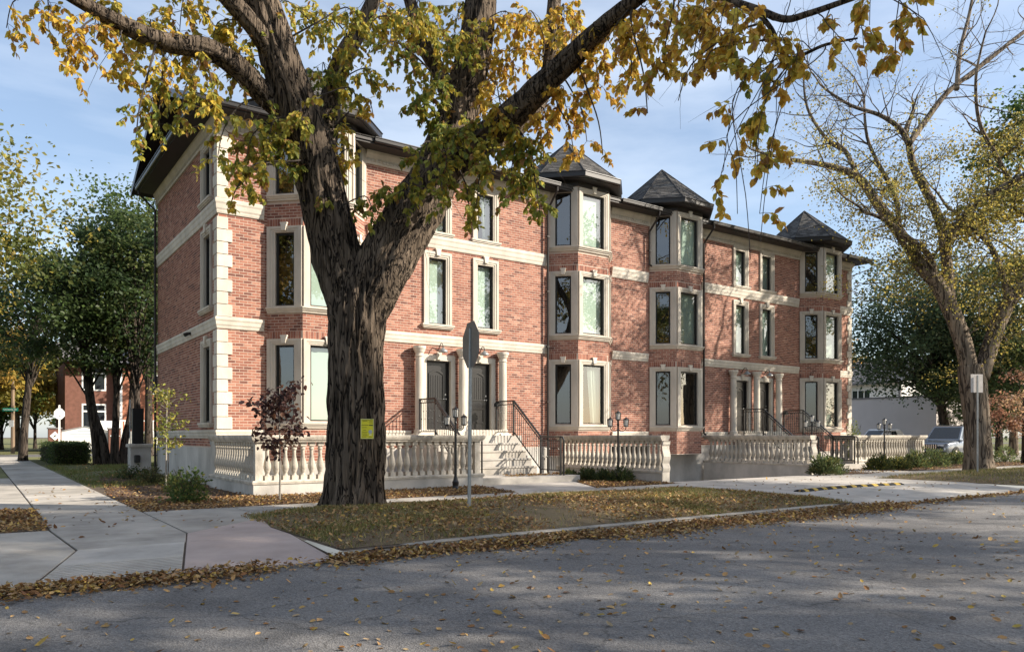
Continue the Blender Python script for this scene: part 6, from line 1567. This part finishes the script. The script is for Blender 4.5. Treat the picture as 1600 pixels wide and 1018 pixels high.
# gutter drift along the kerb
def gutter():
    X = RNG.uniform(-.5, 15.5); wv = .42 + .28 * mnoise.noise(Vector((X * .8, 0, 4))) + (.25 if X > 7 else 0)
    if X < 3.3 and RNG.random() < (.25 + .6 * (X > 2.6) - .2 * (1.6 < X < 2.3)): return None
    e = abs(RNG.normal(0, .5)); Y = CURB - .03 - e * wv
    return (X, Y, -.1 + .085 * max(0, 1 - e) * RNG.random())
add_litter(12000, gutter, (.035, .075), lift=.02)
def gut2():
    X = RNG.uniform(-1.2, 1.6); e = abs(RNG.normal(0, .5)); return (X, CURB - .02 - e * .5 + .10 * (X < .6), -.095 + .05 * RNG.random())
add_litter(1300, gut2, (.038, .078), lift=.02)
def apron_edge():
    X = RNG.uniform(14.5, 40); return (X, CURB - .02 - abs(RNG.normal(0, .35)) * (.5 if X < 24 else .8), -.1)
add_litter(2600, apron_edge)
def boul():
    X, Y = RNG.uniform(B1[0], B1[1]), RNG.uniform(B1[2], B1[3]); dn = .5 + .9 * mnoise.noise(Vector((X * .6, Y * .6, 7)))
    return (X, Y, turf_z(X, Y, *B1) + .01) if RNG.random() < dn else None
add_litter(12000, boul, (.035, .075))
def in_poly(x, y, P_):
    c = False; j = len(P_) - 1
    for i in range(len(P_)):
        if (P_[i][1] > y) != (P_[j][1] > y) and x < (P_[j][0] - P_[i][0]) * (y - P_[i][1]) / (P_[j][1] - P_[i][1]) + P_[i][0]: c = not c
        j = i
    return c
M1 = [(2.36, 14.45), (10.4, 14.45), (10.85, 16.85), (4.98, 16.85), (4.98, 24), (2.9, 24), (2.4, 19)]
def mulch1():
    X, Y = RNG.uniform(2.3, 10.9), RNG.uniform(14.4, 24) if RNG.random() < .4 else RNG.uniform(14.4, 17)
    return (X, Y, .012) if in_poly(X, Y, M1) else None
add_litter(9500, mulch1, (.035, .07), (5, 6, 3, 5, 1, 3))
def mulch2():
    X, Y = RNG.uniform(12.9, 15.9), RNG.uniform(14.5, 19); return (X, Y, .012) if in_poly(X, Y, [(12.95, 14.5), (15.9, 14.5), (15.9, 20), (14.3, 20), (14.3, 17)]) else None
add_litter(2200, mulch2, (.04, .09), (5, 6, 3, 5, 1, 3))
add_litter(260, lambda: (RNG.uniform(12.2, 14.2), RNG.normal(17.5, .12), .205), (.05, .09))
add_litter(3000, lambda: (RNG.uniform(-.6, .9 - abs(RNG.normal(0, .06))), RNG.uniform(12.5, 16.2), .01), (.04, .08))
add_litter(1500, lambda: (RNG.uniform(24.5, 44), RNG.uniform(14.5, 16.6), .012), (.05, .09))
add_litter(2200, lambda: (RNG.uniform(23.2, 42), RNG.uniform(CURB + .2, 12.8), .04), (.05, .09))
add_litter(900, lambda: (RNG.uniform(2.5, 7), RNG.uniform(22, 40), .01), (.05, .09))
# scattered on the road and paving
add_litter(1500, lambda: (RNG.uniform(-1, 30), min(CURB - .1, RNG.normal(6.5, 2.6)), -.1), (.035, .07), (4, 2, 5, 2, 2, 7), .012)
add_litter(240, lambda: (RNG.uniform(.2, 12), RNG.uniform(2.0, 6.5), -.1), (.05, .09), (4, 3, 4, 2, 3, 5), .012)
add_litter(130, lambda: (RNG.uniform(.9, 3.3), RNG.uniform(11, 22), .024), (.05, .09), lift=.012)
add_litter(120, lambda: (RNG.uniform(14.6, 24), RNG.uniform(8.6, 14.4), .024), (.05, .09), lift=.012)
add_litter(90, lambda: (RNG.uniform(4, 14), RNG.uniform(13, 14.4), .024), (.05, .09), lift=.012)
V = np.concatenate(LV); F = np.concatenate(LF); T = np.concatenate(LT)
tag(tag(obj('fallen_leaves', raw_mesh('fallen_leaves', V, F, T), 'dry_leaf'), kind='stuff'), 'drifts of brown and golden fallen leaves along kerb, grass and mulch', 'leaves')
# single fallen leaves lying on the asphalt
fv = []
for k in range(8):
    V, F, T = litter(np.zeros((1, 3)), (1, 1), (3, 1, 5, 1, 2, 6)); V = V - V.mean(0) + np.array((0, 0, .12)); m_ = raw_mesh('fallen_leaf', V, F, T); m_.materials.append(MATS['dry_leaf']); fv.append(m_)
n = 0
while n < 260:
    t = RNG.uniform(4.9, 11.5); u = RNG.uniform(0, 1600); p = at(u, 680, t)
    if not (1.5 < p.y < CURB - .5): continue
    s = RNG.uniform(.04, .075); o = obj('fallen_leaf', fv[n % 8], None, None, (p.x, p.y, -.098), RNG.uniform(0, 6.28)); o.scale = (s, s, s * .8)
    tag(o, 'single dry fallen leaf lying on the open asphalt', 'leaf', 'single leaves scattered over the road'); n += 1

# ------------------------------------------------------------------ put each thing's origin at its base
bpy.context.view_layer.update()
for o in list(C.objects):
    if o.type == 'EMPTY' and o.parent is None and o.location.length < 1e-6:
        pts = []
        for c in o.children:
            if c.type == 'MESH': pts += [c.matrix_world @ Vector(q) for q in c.bound_box]
        if not pts: continue
        lo = Vector((min(p.x for p in pts), min(p.y for p in pts), min(p.z for p in pts))); hi = Vector((max(p.x for p in pts), max(p.y for p in pts), 0))
        base = Vector(((lo.x + hi.x) / 2, (lo.y + hi.y) / 2, max(lo.z, 0)))
        if o.name.startswith('elm_tree'): base = Vector((5.6, 12.55, 0))
        o.location = base
        for c in o.children: c.location = c.location - base
